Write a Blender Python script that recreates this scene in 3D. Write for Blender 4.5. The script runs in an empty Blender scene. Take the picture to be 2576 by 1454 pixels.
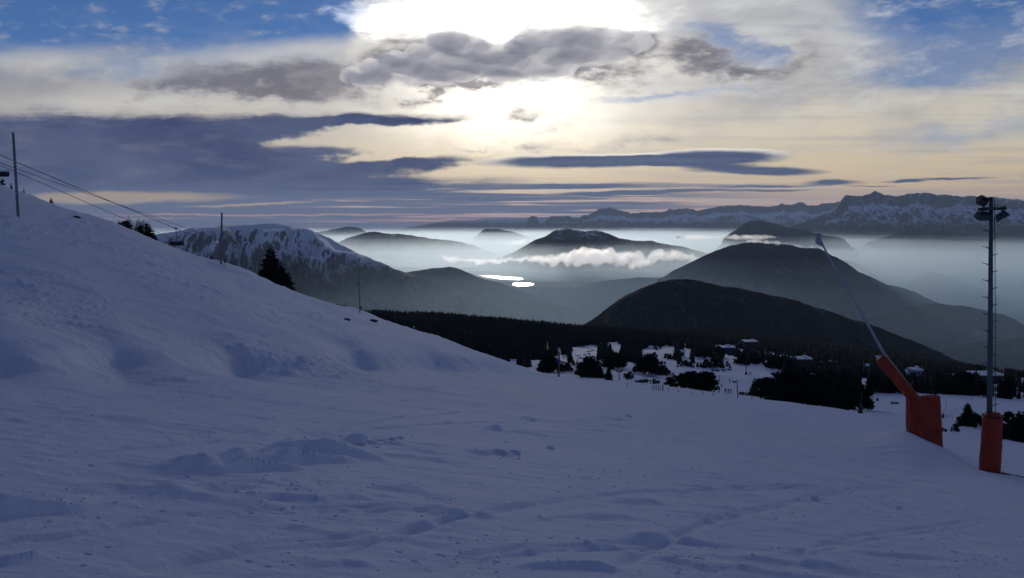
import bpy, bmesh, math, random
import numpy as np
from mathutils import Vector, Matrix

# ------------------------------------------------------------------ camera
S = bpy.context.scene
W0, H0, F0 = 2575.0, 1454.0, 1981.0          # photo measured in a 2575 x 1454 copy
PITCH = math.radians(5.1)
CP, SP = math.cos(PITCH), math.sin(PITCH)
cam = bpy.data.cameras.new('camera'); camo = bpy.data.objects.new('camera', cam)
S.collection.objects.link(camo)
cam.sensor_width = 36.0; cam.lens = 36.0 * F0 / W0
cam.clip_start = 0.1; cam.clip_end = 200000
camo.rotation_euler = (math.radians(90) - PITCH, 0, 0)
S.camera = camo
S.view_settings.view_transform = 'Standard'; S.view_settings.look = 'None'
S.view_settings.exposure = 0; S.view_settings.gamma = 1
S.render.engine = 'CYCLES'
cy = S.cycles
cy.use_denoising = True
cy.max_bounces = 10; cy.diffuse_bounces = 2; cy.glossy_bounces = 2; cy.transmission_bounces = 2
cy.volume_bounces = 8; cy.transparent_max_bounces = 40
cy.sample_clamp_indirect = 4

def s_of(py):                    # tangent of the vertical angle of a pixel row (z / distance forward)
    v = (H0 / 2 - py) / F0
    return (-SP + v * CP) / (CP + v * SP)
def t_of(px, py):                # sideways tangent (x / distance forward)
    v = (H0 / 2 - py) / F0
    return ((px - W0 / 2) / F0) / (CP + v * SP)
def P(px, py, d):                # the point on a pixel's ray at forward distance d
    return Vector((t_of(px, py) * d, d, s_of(py) * d))
def azel(px, py):
    p = P(px, py, 1.0)
    return math.degrees(math.atan2(p.x, p.y)), math.degrees(math.atan2(p.z, math.hypot(p.x, p.y)))
def lin(c):
    return tuple(((v / 255) / 12.92 if v / 255 <= 0.04045 else ((v / 255 + 0.055) / 1.055) ** 2.4) for v in c)

# ------------------------------------------------------------------ world
SUN_AZ, SUN_EL = azel(1290, 135)
world = bpy.data.worlds.new('World'); S.world = world; world.use_nodes = True
nt = world.node_tree; nt.nodes.clear()
class N:
    tree = nt
    def __init__(s, sock): s.s = sock
    def _b(s, o, op, rev=False):
        n = N.tree.nodes.new('ShaderNodeMath'); n.operation = op
        for i, v in enumerate((o, s) if rev else (s, o)):
            if isinstance(v, N): N.tree.links.new(v.s, n.inputs[i])
            else: n.inputs[i].default_value = v
        return N(n.outputs[0])
    def __add__(s, o): return s._b(o, 'ADD')
    __radd__ = __add__
    def __mul__(s, o): return s._b(o, 'MULTIPLY')
    __rmul__ = __mul__
    def __sub__(s, o): return s._b(o, 'SUBTRACT')
    def __rsub__(s, o): return s._b(o, 'SUBTRACT', True)
    def max(s, o): return s._b(o, 'MAXIMUM')
    def min(s, o): return s._b(o, 'MINIMUM')
    def pow(s, o): return s._b(o, 'POWER')
    def un(s, op):
        n = N.tree.nodes.new('ShaderNodeMath'); n.operation = op
        N.tree.links.new(s.s, n.inputs[0]); return N(n.outputs[0])
def node(kind, **kw):
    n = N.tree.nodes.new(kind)
    for k, v in kw.items(): setattr(n, k, v)
    return n
def sstep(x, a, b, lo=0.0, hi=1.0):
    n = node('ShaderNodeMapRange', interpolation_type='SMOOTHSTEP')
    N.tree.links.new(x.s, n.inputs['Value'])
    n.inputs['From Min'].default_value = a; n.inputs['From Max'].default_value = b
    n.inputs['To Min'].default_value = lo; n.inputs['To Max'].default_value = hi
    return N(n.outputs['Result'])
def mixc(f, a, b):
    n = node('ShaderNodeMix', data_type='RGBA')
    if isinstance(f, N): N.tree.links.new(f.s, n.inputs[0])
    else: n.inputs[0].default_value = f
    for i, v in ((6, a), (7, b)):
        if isinstance(v, N): N.tree.links.new(v.s, n.inputs[i])
        else: n.inputs[i].default_value = (*v, 1)
    return N(n.outputs[2])
def addc(a, b, f):
    n = node('ShaderNodeMix', data_type='RGBA', blend_type='ADD', clamp_result=False)
    if isinstance(f, N): N.tree.links.new(f.s, n.inputs[0])
    else: n.inputs[0].default_value = f
    N.tree.links.new(a.s, n.inputs[6])
    if isinstance(b, N): N.tree.links.new(b.s, n.inputs[7])
    else: n.inputs[7].default_value = (*b, 1)
    return N(n.outputs[2])
def comb(x, y, z=0.0):
    n = node('ShaderNodeCombineXYZ')
    for i, v in enumerate((x, y, z)):
        if isinstance(v, N): N.tree.links.new(v.s, n.inputs[i])
        else: n.inputs[i].default_value = v
    return N(n.outputs[0])
def noise(vec, scale=1.0, detail=5, rough=0.55, dist=0.0, out=0):
    n = node('ShaderNodeTexNoise')
    n.inputs['Scale'].default_value = scale; n.inputs['Detail'].default_value = detail
    n.inputs['Roughness'].default_value = rough; n.inputs['Distortion'].default_value = dist
    N.tree.links.new(vec.s, n.inputs['Vector'])
    return N(n.outputs[out])
def ramp(x, stops):
    n = node('ShaderNodeValToRGB'); cr = n.color_ramp
    while len(cr.elements) < len(stops): cr.elements.new(0.5)
    for e, (p, c) in zip(cr.elements, stops): e.position = p; e.color = (*lin(c), 1)
    N.tree.links.new(x.s, n.inputs[0]); return N(n.outputs[0])

def madd(a, k, c):
    n = node('ShaderNodeMath', operation='MULTIPLY_ADD')
    for i, v in enumerate((a, k, c)):
        if isinstance(v, N): N.tree.links.new(v.s, n.inputs[i])
        else: n.inputs[i].default_value = v
    return N(n.outputs[0])
def noise2(x, y, seed, detail=4, rough=0.58):
    n = node('ShaderNodeTexNoise', noise_dimensions='2D')
    n.inputs['Scale'].default_value = 1.0; n.inputs['Detail'].default_value = detail; n.inputs['Roughness'].default_value = rough
    v = comb(x + seed * 37.3, y + seed * 11.9); N.tree.links.new(v.s, n.inputs['Vector'])
    return N(n.outputs[0])
R2D = 57.29578
def build_sky():
    N.tree = nt
    tc = node('ShaderNodeTexCoord')
    sep = node('ShaderNodeSeparateXYZ'); nt.links.new(tc.outputs['Generated'], sep.inputs[0])
    X, Y, Z = (N(o) for o in sep.outputs)
    skyn = node('ShaderNodeTexSky', sky_type='NISHITA', sun_disc=False)
    skyn.sun_elevation = math.radians(SUN_EL); skyn.sun_rotation = math.radians(SUN_AZ)
    skyn.altitude = 1750; skyn.air_density = 1.0; skyn.dust_density = 0.3; skyn.ozone_density = 2.0
    base = N(node('ShaderNodeMix', data_type='RGBA', blend_type='MULTIPLY').outputs[2])
    mn = base.s.node; mn.inputs[0].default_value = 1.0
    nt.links.new(skyn.outputs[0], mn.inputs[6]); mn.inputs[7].default_value = (*SKY_MUL, 1)
    # --- away from the sun: clear blue with a little thin cloud
    thin = sstep(noise(N(tc.outputs['Generated']), 2.2, 5, 0.6), 0.45, 0.8)
    clear = mixc(thin * 0.34 + 0.05, base, lin((154, 150, 174)))
    clear = mixc(sstep(Z, -0.03, 0.0), lin((70, 82, 105)), clear)

    # --- the half of the sky towards the sun; A sideways, E upwards (tangents, about degrees)
    iy = Y.max(0.12)
    A = X._b(iy, 'DIVIDE') * R2D; E = Z._b(iy, 'DIVIDE') * R2D
    eA = lambda px: (px - W0 / 2) / F0 * R2D
    eE = lambda py: s_of(py) * R2D
    nA = noise2(A * 0.16, E * 0.42, 1, 4); nB = noise2(A * 0.16, E * 0.42, 2, 5)
    nF = noise2(A * 0.42, E * 0.95, 3, 6, 0.62)
    nS = noise2(A * 0.055, E * 1.25, 4, 5, 0.6)
    nV = noise2(A * 0.10 + E * 0.05, E * 0.26 - A * 0.03, 5, 6, 0.6)
    cA = nA - 0.5; cB = nB - 0.5; cF = nF - 0.5; cS = nS - 0.5; cV = nV - 0.5
    W1 = (madd(cA, 8.0, A) + cF * 1.2, madd(cB, 3.4, E) + cF * 1.3)
    W2 = (madd(cA, 7.0, A), madd(cB, 1.1, E) + cF * 0.35)

    def blobs(W, lst):
        tot = None
        for (px, py, rx, ry, rot, w) in lst:
            ca, ce = t_of(px, py) * R2D, eE(py); sx = rx / F0 * R2D; sy = abs(eE(py - ry) - eE(py + ry)) / 2
            c, s = math.cos(math.radians(rot)), math.sin(math.radians(rot))
            # ellipse axes turned by rot
            if rot:
                x = madd(W[1], s / sx, madd(W[0], c / sx, -(ca * c + ce * s) / sx))
                y = madd(W[0], -s / sy, madd(W[1], c / sy, (ca * s - ce * c) / sy))
            else:
                x = madd(W[0], 1 / sx, -ca / sx); y = madd(W[1], 1 / sy, -ce / sy)
            r = madd(y, y, x * x).un('SQRT')
            v = madd(r, -w, w).max(0.0)
            tot = v if tot is None else tot + v
        return tot

    sA, sE = math.tan(math.radians(SUN_AZ)) * R2D, math.tan(math.radians(SUN_EL)) * R2D
    dA = A - sA; dE = E - sE
    q = ((dA * dA) * 0.45 + (dE * dE)).un('SQRT')
    glow = (q * q * (-1 / 34.0)).un('EXPONENT')
    glow2 = (q * (-1 / 9.5)).un('EXPONENT')

    # high veil: pink then cream near the horizon, grey white higher, brighter towards the sun
    veil = ramp(madd(E, 1 / 24.0, 1 / 24.0), VEIL)
    veil = mixc(sstep(nV, 0.36, 0.66) * sstep(E, 4, 9) * 0.55, veil, lin((128, 134, 150)))
    veil = mixc(sstep(nS, 0.42, 0.66) * sstep(A, -6, 14) * 0.32, veil, lin((140, 146, 158)))
    lft = 1.0 - sstep(A, -30, -2)
    veil = mixc(lft * 0.5, veil, lin((132, 133, 140)))
    veil = addc(veil, (1.0, 0.90, 0.72), glow2 * 0.42)
    veil = addc(veil, (1.0, 0.94, 0.82), glow * 0.85)
    top = sstep(A, -13, -8) * 9.0 + eE(112) - sstep(A, 16, 30) * 7.0
    cov = sstep(top - E + cV * 6.0 + cF * 2.0, -0.9, 3.8)
    holes = blobs(W1, [(1830, 105, 170, 75, -10, 1.0), (2420, 60, 420, 190, 0, 1.1), (1960, 130, 110, 50, 0, 0.5), (700, 20, 460, 120, 6, 0.9),
                       (2480, 330, 380, 80, 6, 0.6), (1690, 238, 300, 26, 3, 0.8), (2330, 190, 300, 70, 8, 0.55)])
    cov = cov * (1.0 - sstep(holes + cV * 0.5, 0.1, 0.8) * 0.66)
    col = mixc(cov, base, veil)
    wis = sstep(noise2(A * 0.10 + E * 0.10, E * 0.38 - A * 0.10, 7, 6, 0.66), 0.47, 0.74)
    col = mixc(wis * sstep(E, 4, 11) * sstep(A, -8, 10, 0.0, 0.6), col, lin((222, 222, 224)))
    # white sunlit tops above the dark cloud and the softer glare below it
    fl = blobs(W1, [(1260, 22, 470, 116, 0, 1.2), (1470, 60, 300, 80, -4, 0.7), (1050, 60, 240, 66, 8, 0.9)])
    col = addc(col, (1.0, 0.97, 0.9), sstep(fl + cF * 0.9, 0.12, 0.85) * 0.8)
    fl = blobs(W1, [(1250, 275, 460, 130, 0, 1.0), (1270, 330, 300, 110, 0, 0.5)])
    col = addc(col, (1.0, 0.95, 0.84), sstep(fl + cF * 0.5, 0.0, 1.1) * 0.32)
    # pale bright bands in the left sheet
    bd = blobs(W2, [(350, 262, 600, 66, 2, 0.9), (800, 125, 460, 50, 4, 0.9), (150, 150, 420, 50, 0, 0.6), (900, 262, 360, 50, 3, 0.7)])
    col = mixc(sstep(bd + cB * 0.6, 0.0, 0.9) * 0.75, col, lin((214, 211, 204)))
    fib = noise2(A * 0.22 - E * 0.10, E * 1.1 + A * 0.05, 10, 6, 0.66)        # fibres
    cI = fib - 0.5

    def layer(col, d, lo, hi, edge, core, amt=1.0, c0=None, c1=None):
        a = sstep(d, lo, hi) * amt
        c = mixc(sstep(d, c0 if c0 is not None else lo, c1 if c1 is not None else hi + 0.4), edge, core)
        return mixc(a, col, c)
    # grey smears left and right of the dark cloud
    d = blobs(W1, [(660, 205, 520, 84, 4, 0.8), (430, 195, 400, 64, 0, 0.5), (900, 190, 360, 88, 5, 0.8), (1660, 160, 220, 56, 14, 0.8),
                   (1800, 148, 140, 50, -8, 0.9), (1900, 182, 220, 46, 8, 0.9), (2040, 135, 150, 76, 32, 0.6), (1350, 288, 80, 28, 10, 0.7),
                   (1600, 348, 340, 26, 10, 0.5), (1380, 325, 140, 22, 10, 0.4), (1380, 372, 80, 18, 20, 0.5), (1180, 372, 140, 12, 3, 0.5)])
    col = layer(col, d + cF * 0.9 + cI * 0.7, -0.02, 1.0, lin((202, 198, 194)), lin((112, 111, 121)), 0.92, 0.1, 1.15)
    # the dark cloud in front of the sun
    d = blobs(W1, [(1150, 150, 330, 88, 6, 1.1), (1000, 178, 320, 74, 6, 0.8), (1440, 122, 300, 92, -3, 1.25), (1300, 180, 380, 70, 4, 0.75), (1580, 112, 180, 60, 4, 0.6), (1180, 215, 280, 40, 4, 0.4)])
    d = d - blobs(W1, [(1250, 100, 90, 50, 0, 0.9)])
    core = mixc(sstep(fib, 0.35, 0.66), lin((100, 99, 112)), lin((130, 127, 134)))
    col = layer(col, d + cF * 1.3 + cI * 0.6, 0.06, 1.15, lin((206, 200, 196)), core, 0.85, 0.12, 1.1)
    # the slate bank on the left, its right end frayed into tongues
    d = blobs(W2, [(-150, 400, 760, 170, 0, 1.5), (350, 400, 640, 150, 0, 1.3), (740, 425, 460, 108, 0, 1.0), (560, 335, 460, 60, 3, 0.7),
                   (1000, 303, 280, 26, 2, 1.0), (760, 316, 320, 36, 2, 0.8), (1060, 406, 260, 24, 2, 0.7), (960, 462, 420, 50, 0, 0.9)])
    d = d - blobs(W2, [(860, 348, 350, 34, 5, 1.0), (1050, 372, 280, 26, 6, 0.8), (1090, 440, 260, 24, 3, 0.7), (930, 392, 260, 14, 5, 0.7), (60, 395, 260, 30, 0, 0.25)])
    core = mixc(sstep(nV, 0.3, 0.7), lin((54, 65, 102)), lin((78, 87, 120)))
    core = mixc(sstep(fib, 0.45, 0.75) * 0.45, core, lin((110, 112, 130)))
    col = layer(col, d + cF * 0.5 + cS * 0.6 + cI * 0.6, 0.06, 0.85, lin((176, 168, 164)), core, 1.0, 0.08, 0.7)
    # flat bars low over the horizon, warm light between them
    low = (1.0 - sstep(E, eE(478), eE(435))) * (1.0 - sstep(A, 6, 24) * 0.85)
    bars = noise2(A * 0.05, E * 2.6, 8, 5, 0.6) + blobs(W2, [(600, 525, 1200, 90, 0, 0.20), (100, 545, 900, 70, 0, 0.2)]) + cI * 0.12
    col = mixc(sstep(bars, 0.45, 0.59) * low * 0.96, col, lin((78, 89, 121)))
    W3 = (madd(cA, 3.0, A), madd(cB, 0.35, E) + cF * 0.10 + cI * 0.12)
    gap = blobs((W3[0], W3[1] + cB * 0.25), [(290, 497, 460, 22, 1, 1.2), (640, 513, 260, 6, 2, 1.0), (500, 541, 520, 5, 0, 0.8), (300, 552, 420, 4, 0, 0.7), (1000, 540, 420, 5, 0, 0.7), (1150, 553, 500, 6, 0, 0.8)])
    col = mixc(sstep(gap + cI * 0.3, 0.15, 0.75) * 0.75, col, mixc(sstep(E, eE(545), eE(515)), lin((196, 142, 128)), lin((198, 172, 136))))
    # smooth lens clouds with a bright upper rim
    LENS = [(1460, 408, 330, 22, 0.3, 1.1), (1800, 398, 240, 27, 1.0, 1.2), (1640, 404, 300, 16, 0, 0.7), (1910, 429, 250, 16, -1.5, 1.0), (1440, 468, 230, 9, 0.5, 1.0), (1000, 487, 280, 10, 0, 0.9),
            (1500, 487, 190, 10, 0, 0.9), (1630, 484, 160, 8, 0, 0.8), (2090, 460, 120, 12, 0, 1.0), (2270, 457, 80, 7, 1, 0.9), (2390, 449, 190, 6, 1, 0.7), (1760, 477, 200, 7, 0, 0.8), (1900, 468, 190, 6, 0, 0.8), (1250, 500, 330, 6, 0, 0.8), (1600, 510, 260, 6, 0, 0.7), (1950, 478, 120, 5, 0, 0.7), (2200, 470, 90, 4, 0, 0.6), (1150, 478, 160, 5, 0, 0.6), (1380, 521, 300, 6, 0, 0.7)]
    d = blobs(W3, LENS)
    d2 = blobs((W3[0], W3[1] - 0.12), LENS[:3])
    col = mixc(sstep(d2, 0.18, 0.45) * 0.85, col, (1.0, 0.95, 0.85))
    core = mixc(sstep(nS, 0.3, 0.7), lin((66, 79, 112)), lin((88, 98, 124)))
    col = mixc(sstep(d, 0.12, 0.62), col, core)
    col = mixc(sstep(E, -2.2, -0.6), lin((70, 82, 105)), col)
    b1 = node('ShaderNodeBackground'); nt.links.new(clear.s, b1.inputs[0])
    b2 = node('ShaderNodeBackground'); nt.links.new(col.s, b2.inputs[0])
    mx = node('ShaderNodeMixShader'); out = node('ShaderNodeOutputWorld')
    fac = sstep(Y, 0.25, 0.62) * sstep(Z, 0.62, 0.40) * sstep(Z, -0.08, -0.06)
    nt.links.new(fac.s, mx.inputs[0]); nt.links.new(b1.outputs[0], mx.inputs[1]); nt.links.new(b2.outputs[0], mx.inputs[2])
    nt.links.new(mx.outputs[0], out.inputs[0])
    world.cycles.sampling_method = 'MANUAL'; world.cycles.sample_map_resolution = 512
SKY_MUL = (0.025, 0.038, 0.062)
VEIL = [(0.0, (140, 118, 128)), (0.042, (172, 134, 134)), (0.07, (196, 152, 138)), (0.12, (206, 176, 142)), (0.19, (208, 188, 152)), (0.34, (204, 196, 178)), (0.46, (190, 188, 184)), (0.57, (188, 190, 194)), (1.0, (184, 190, 200))]
build_sky()

# ------------------------------------------------------------------ sun (behind thin cloud: soft)
sl = bpy.data.lights.new('sun', 'SUN'); so = bpy.data.objects.new('sun', sl); S.collection.objects.link(so)
sl.energy = 1.3; sl.angle = math.radians(3); sl.color = (1.0, 0.93, 0.84)
sv = Vector((math.sin(math.radians(SUN_AZ)) * math.cos(math.radians(SUN_EL)), math.cos(math.radians(SUN_AZ)) * math.cos(math.radians(SUN_EL)), math.sin(math.radians(SUN_EL))))
so.rotation_euler = sv.to_track_quat('Z', 'Y').to_euler()

# ------------------------------------------------------------------ helpers
def material(name, build):
    m = bpy.data.materials.new(name); m.use_nodes = True
    N.tree = m.node_tree
    bs = m.node_tree.nodes['Principled BSDF']
    build(m, bs)
    return m
def setc(bs, c, rough=0.7, metal=0.0, spec=0.3):
    if isinstance(c, N): N.tree.links.new(c.s, bs.inputs['Base Color'])
    else: bs.inputs['Base Color'].default_value = (*c, 1)
    bs.inputs['Roughness'].default_value = rough; bs.inputs['Metallic'].default_value = metal
    bs.inputs['Specular IOR Level'].default_value = spec
def gpos():
    g = node('ShaderNodeNewGeometry'); return N(g.outputs['Position']), N(g.outputs['Normal'])
def xyz(v):
    n = node('ShaderNodeSeparateXYZ'); N.tree.links.new(v.s, n.inputs[0]); return [N(o) for o in n.outputs]
def bump(bs, h, strength, dist):
    n = node('ShaderNodeBump'); n.inputs['Distance'].default_value = dist
    if isinstance(strength, N): N.tree.links.new(strength.s, n.inputs['Strength'])
    else: n.inputs['Strength'].default_value = strength
    N.tree.links.new(h.s, n.inputs['Height']); N.tree.links.new(n.outputs[0], bs.inputs['Normal'])
def plain(name, c, rough=0.7, metal=0.0, spec=0.3, var=0.25, scale=4.0):
    def f(m, bs):
        tc = node('ShaderNodeTexCoord')
        n = noise(N(tc.outputs['Object']), scale, 5, 0.6)
        setc(bs, mixc(sstep(n, 0.25, 0.75), tuple(v * (1 - var) for v in c), tuple(min(1, v * (1 + var)) for v in c)), rough, metal, spec)
    return material(name, f)

def mesh_np(name, v, quads=None, tris=None, smooth=True):
    me = bpy.data.meshes.new(name)
    v = np.asarray(v, np.float32)
    nq = 0 if quads is None else len(quads); ntr = 0 if tris is None else len(tris)
    me.vertices.add(len(v)); me.vertices.foreach_set('co', v.ravel())
    li = np.concatenate([np.asarray(a, np.int32).ravel() for a in (quads, tris) if a is not None and len(a)])
    me.loops.add(len(li)); me.loops.foreach_set('vertex_index', li)
    me.polygons.add(nq + ntr)
    st = np.concatenate([np.arange(nq) * 4, nq * 4 + np.arange(ntr) * 3]).astype(np.int32)
    me.polygons.foreach_set('loop_start', st)
    try: me.polygons.foreach_set('loop_total', np.concatenate([np.full(nq, 4), np.full(ntr, 3)]).astype(np.int32))
    except Exception: pass
    me.update(calc_edges=True); me.validate()
    if smooth: me.polygons.foreach_set('use_smooth', np.ones(nq + ntr, bool))
    return me
def link(name, me, mat, parent=None):
    o = bpy.data.objects.new(name, me); S.collection.objects.link(o)
    if mat is not None and not (me and len(me.materials)): me.materials.append(mat)
    if parent: o.parent = parent
    return o
def tag(o, label=None, cat=None, group=None, kind=None):
    for k, v in (('label', label), ('category', cat), ('group', group), ('kind', kind)):
        if v: o[k] = v
    return o
def grid_faces(nr, nc):
    i = np.arange(nr * nc).reshape(nr, nc)
    return np.stack([i[:-1, :-1], i[:-1, 1:], i[1:, 1:], i[1:, :-1]], -1).reshape(-1, 4)

def hash2(ix, iy, seed):
    h = (ix.astype(np.int64) * 374761393 + iy.astype(np.int64) * 668265263 + seed * 1442695041) & 0xffffffff
    h = ((h ^ (h >> 13)) * 1274126177) & 0xffffffff
    return ((h ^ (h >> 16)) & 0xffff) / 65535.0
def vnoise(x, y, seed=0):
    ix = np.floor(x); iy = np.floor(y); fx = x - ix; fy = y - iy
    ux = fx * fx * fx * (fx * (fx * 6 - 15) + 10); uy = fy * fy * fy * (fy * (fy * 6 - 15) + 10)
    def g(dx, dy):
        a = hash2(ix + dx, iy + dy, seed) * 6.2831853
        return np.cos(a) * (fx - dx) + np.sin(a) * (fy - dy)
    a = g(0, 0); b = g(1, 0); c = g(0, 1); d = g(1, 1)
    return (a + (b - a) * ux + (c - a) * uy + (a - b - c + d) * ux * uy) * 1.5
def fbm(x, y, seed=0, octv=5, gain=0.5, lac=2.03):
    t = 0; a = 1.0
    for k in range(octv):
        t = t + a * vnoise(x, y, seed + k * 17); x = x * lac; y = y * lac; a *= gain
    return t
def ridged(x, y, seed=0, octv=5, gain=0.5):
    t = 0; a = 1.0
    for k in range(octv):
        n = 1 - np.abs(vnoise(x, y, seed + k * 17)) * 1.6
        t = t + a * n; x = x * 2.07; y = y * 2.07; a *= gain
    return t
HAZE = 1.2e-5
# top of the layer, density, where it begins, where it ends, colour: thin blue mist near, denser pale mist in the far valleys
MIST = [(-330, 1.2e-5, 10400, 33000, (0.80, 0.92, 1.0)), (-380, 2.5e-5, 10450, 32500, (0.82, 0.93, 0.96)), (-430, 6.0e-5, 10500, 32000, (0.83, 0.94, 0.96)), (-490, 1.0e-4, 10500, 31500, (0.83, 0.94, 0.96)),
        (-570, 1.5e-4, 10500, 31000, (0.83, 0.94, 0.96)), (-700, 2.2e-4, 10600, 30500, (0.83, 0.94, 0.96)), (-420, 2.0e-5, 4400, 33500, (0.52, 0.75, 1.0)), (-620, 3.8e-5, 4300, 33600, (0.62, 0.83, 1.0))]

# ------------------------------------------------------------------ setting: the snow slope and the plateau below it
def sm(x, a, b):
    x = np.clip((x - a) / (b - a), 0, 1); return x * x * (3 - 2 * x)
LS = 0.27
_pts = []
def cpt(px, py, d): _pts.append((t_of(px, py), math.log(d) * LS, s_of(py)))
def czt(t, d, z): _pts.append((t, math.log(d) * LS, z / d))
def plane_s(px, d): return -(1.6 / d + 0.1825 + 0.1275 * (px - W0 / 2) / F0)
for px, dm in ((-700, 12), (-300, 13), (0, 15), (300, 20), (600, 27), (905, 42), (1100, 58), (1250, 74), (1400, 90), (1560, 100), (1740, 110), (1900, 110), (2100, 70), (2250, 52), (2360, 32), (2480, 22), (2640, 18), (2900, 18), (3300, 18)):
    d = 1.4
    while d < dm:
        _pts.append(((px - W0 / 2) / F0, math.log(d) * LS, plane_s(px, d))); d *= 1.75
for c in ('''-700 900 13,-700 740 22,-700 470 50,-700 250 90,-700 250 140,-700 400 300,-700 600 1500
-300 925 15,-300 860 18,-300 700 32,-300 520 58,-300 400 84,-300 410 110,-300 480 160,-300 600 300,-300 750 1500
0 928 17,0 860 18.6,0 800 21,0 745 28,0 650 42,0 530 61,0 472 82,0 484 105,0 560 160,0 660 300,0 800 1500
300 930 22,300 870 23.6,300 826 26.5,300 745 38,300 640 56,300 572 80,300 590 102,300 660 160,300 720 300,300 800 1500
600 932 30,600 880 32,600 850 35,600 780 47,600 705 72,600 675 86,600 698 105,600 745 160,600 790 300,600 800 900,600 820 1500
905 933 48,905 896 51,905 872 56,905 830 72,905 786 100,905 778 106,905 802 128,905 838 180,905 850 300,905 835 700,905 800 1300
1100 935 65,1100 908 69,1100 892 78,1100 865 98,1100 845 112,1100 873 138,1100 892 200,1100 890 300,1100 860 700,1100 803 1400
1250 938 85,1250 920 92,1250 899 116,1250 922 142,1250 932 200,1250 925 300,1250 880 700,1250 818 1500
1400 946 112,1400 953 138,1400 950 190,1400 935 320,1400 895 650,1400 834 1600
1560 962 130,1560 958 230,1560 925 380,1560 890 700,1560 845 1700
1740 980 150,1740 975 260,1740 930 430,1740 885 800,1740 852 1750
1860 996 160,1830 985 290,1850 940 420,1870 906 560,1890 900 900,1900 860 1800
2010 1014 120,2010 1022 165,2020 985 330,2020 930 600,2020 905 1000,2020 868 1800
2100 1027 92,2105 1038 125,2110 1012 230,2110 960 450,2110 920 900,2110 880 1800
2250 1062 72,2240 1050 140,2240 1004 260,2240 960 480,2240 935 900,2240 900 1800
2281 1083 30,2322 1101 30,2368 1121 30,2310 1092 33,2250 1110 26,2322 1150 24,2360 1121 38,2365 1122 47,2375 1085 100,2390 1018 220,2390 985 380,2390 945 800,2390 925 1800
2480 1181 27,2482 1184 33,2485 1125 70,2470 1075 130,2500 1010 260,2500 985 380,2500 948 800,2500 938 1800
2580 1205 24,2590 1206 30,2580 1150 60,2560 1108 110,2575 1045 200,2575 995 380,2575 960 800,2575 955 1800
2900 1330 22,2900 1250 50,2900 1150 120,2900 1080 250,2900 1010 800,2900 1000 1800
3300 1400 22,3300 1300 60,3300 1200 200,3300 1080 800,3300 1060 1800''').replace('\n', ',').split(','):
    cpt(*[float(v) for v in c.split()])
for t in np.linspace(-1.1, 1.1, 9):
    czt(t, 2600, -520); czt(t, 4200, -1050); czt(t, 6800, -1475)
    czt(t, 0.7, -1.68)
_pts = np.array(_pts)
def kern(r2): return np.sqrt(r2 + 0.016 ** 2)
def _solve():
    p = _pts; n = len(p)
    K = kern((p[:, None, 0] - p[None, :, 0]) ** 2 + (p[:, None, 1] - p[None, :, 1]) ** 2) - 0.0
    K[np.arange(n), np.arange(n)] -= 0.0006
    Q = np.c_[np.ones(n), p[:, :2]]
    A = np.block([[K, Q], [Q.T, np.zeros((3, 3))]])
    return np.linalg.solve(A, np.r_[p[:, 2], np.zeros(3)])
_w = _solve()
def base_s(t, ld):
    sh = t.shape; t = t.ravel(); ld = ld.ravel(); out = np.empty(len(t))
    if len(t) > 5000:
        p0, p1, w32 = _pts[:, 0].astype(np.float32), _pts[:, 1].astype(np.float32), _w[:-3].astype(np.float64)
        for i in range(0, len(t), 20000):
            a = t[i:i + 20000, None].astype(np.float32); b = ld[i:i + 20000, None].astype(np.float32)
            a2 = a - p0; np.multiply(a2, a2, out=a2); b2 = b - p1; np.multiply(b2, b2, out=b2); a2 += b2; a2 += np.float32(0.016 ** 2); np.sqrt(a2, out=a2)
            out[i:i + 20000] = a2.astype(np.float64) @ w32 + _w[-3] + _w[-2] * t[i:i + 20000] + _w[-1] * ld[i:i + 20000]
        return out.reshape(sh)
    for i in range(0, len(t), 40000):
        a = t[i:i + 40000, None]; b = ld[i:i + 40000, None]
        K = kern((a - _pts[None, :, 0]) ** 2 + (b - _pts[None, :, 1]) ** 2)
        out[i:i + 40000] = K @ _w[:-3] + _w[-3] + _w[-2] * a[:, 0] + _w[-1] * b[:, 0]
    return out.reshape(sh)

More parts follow.
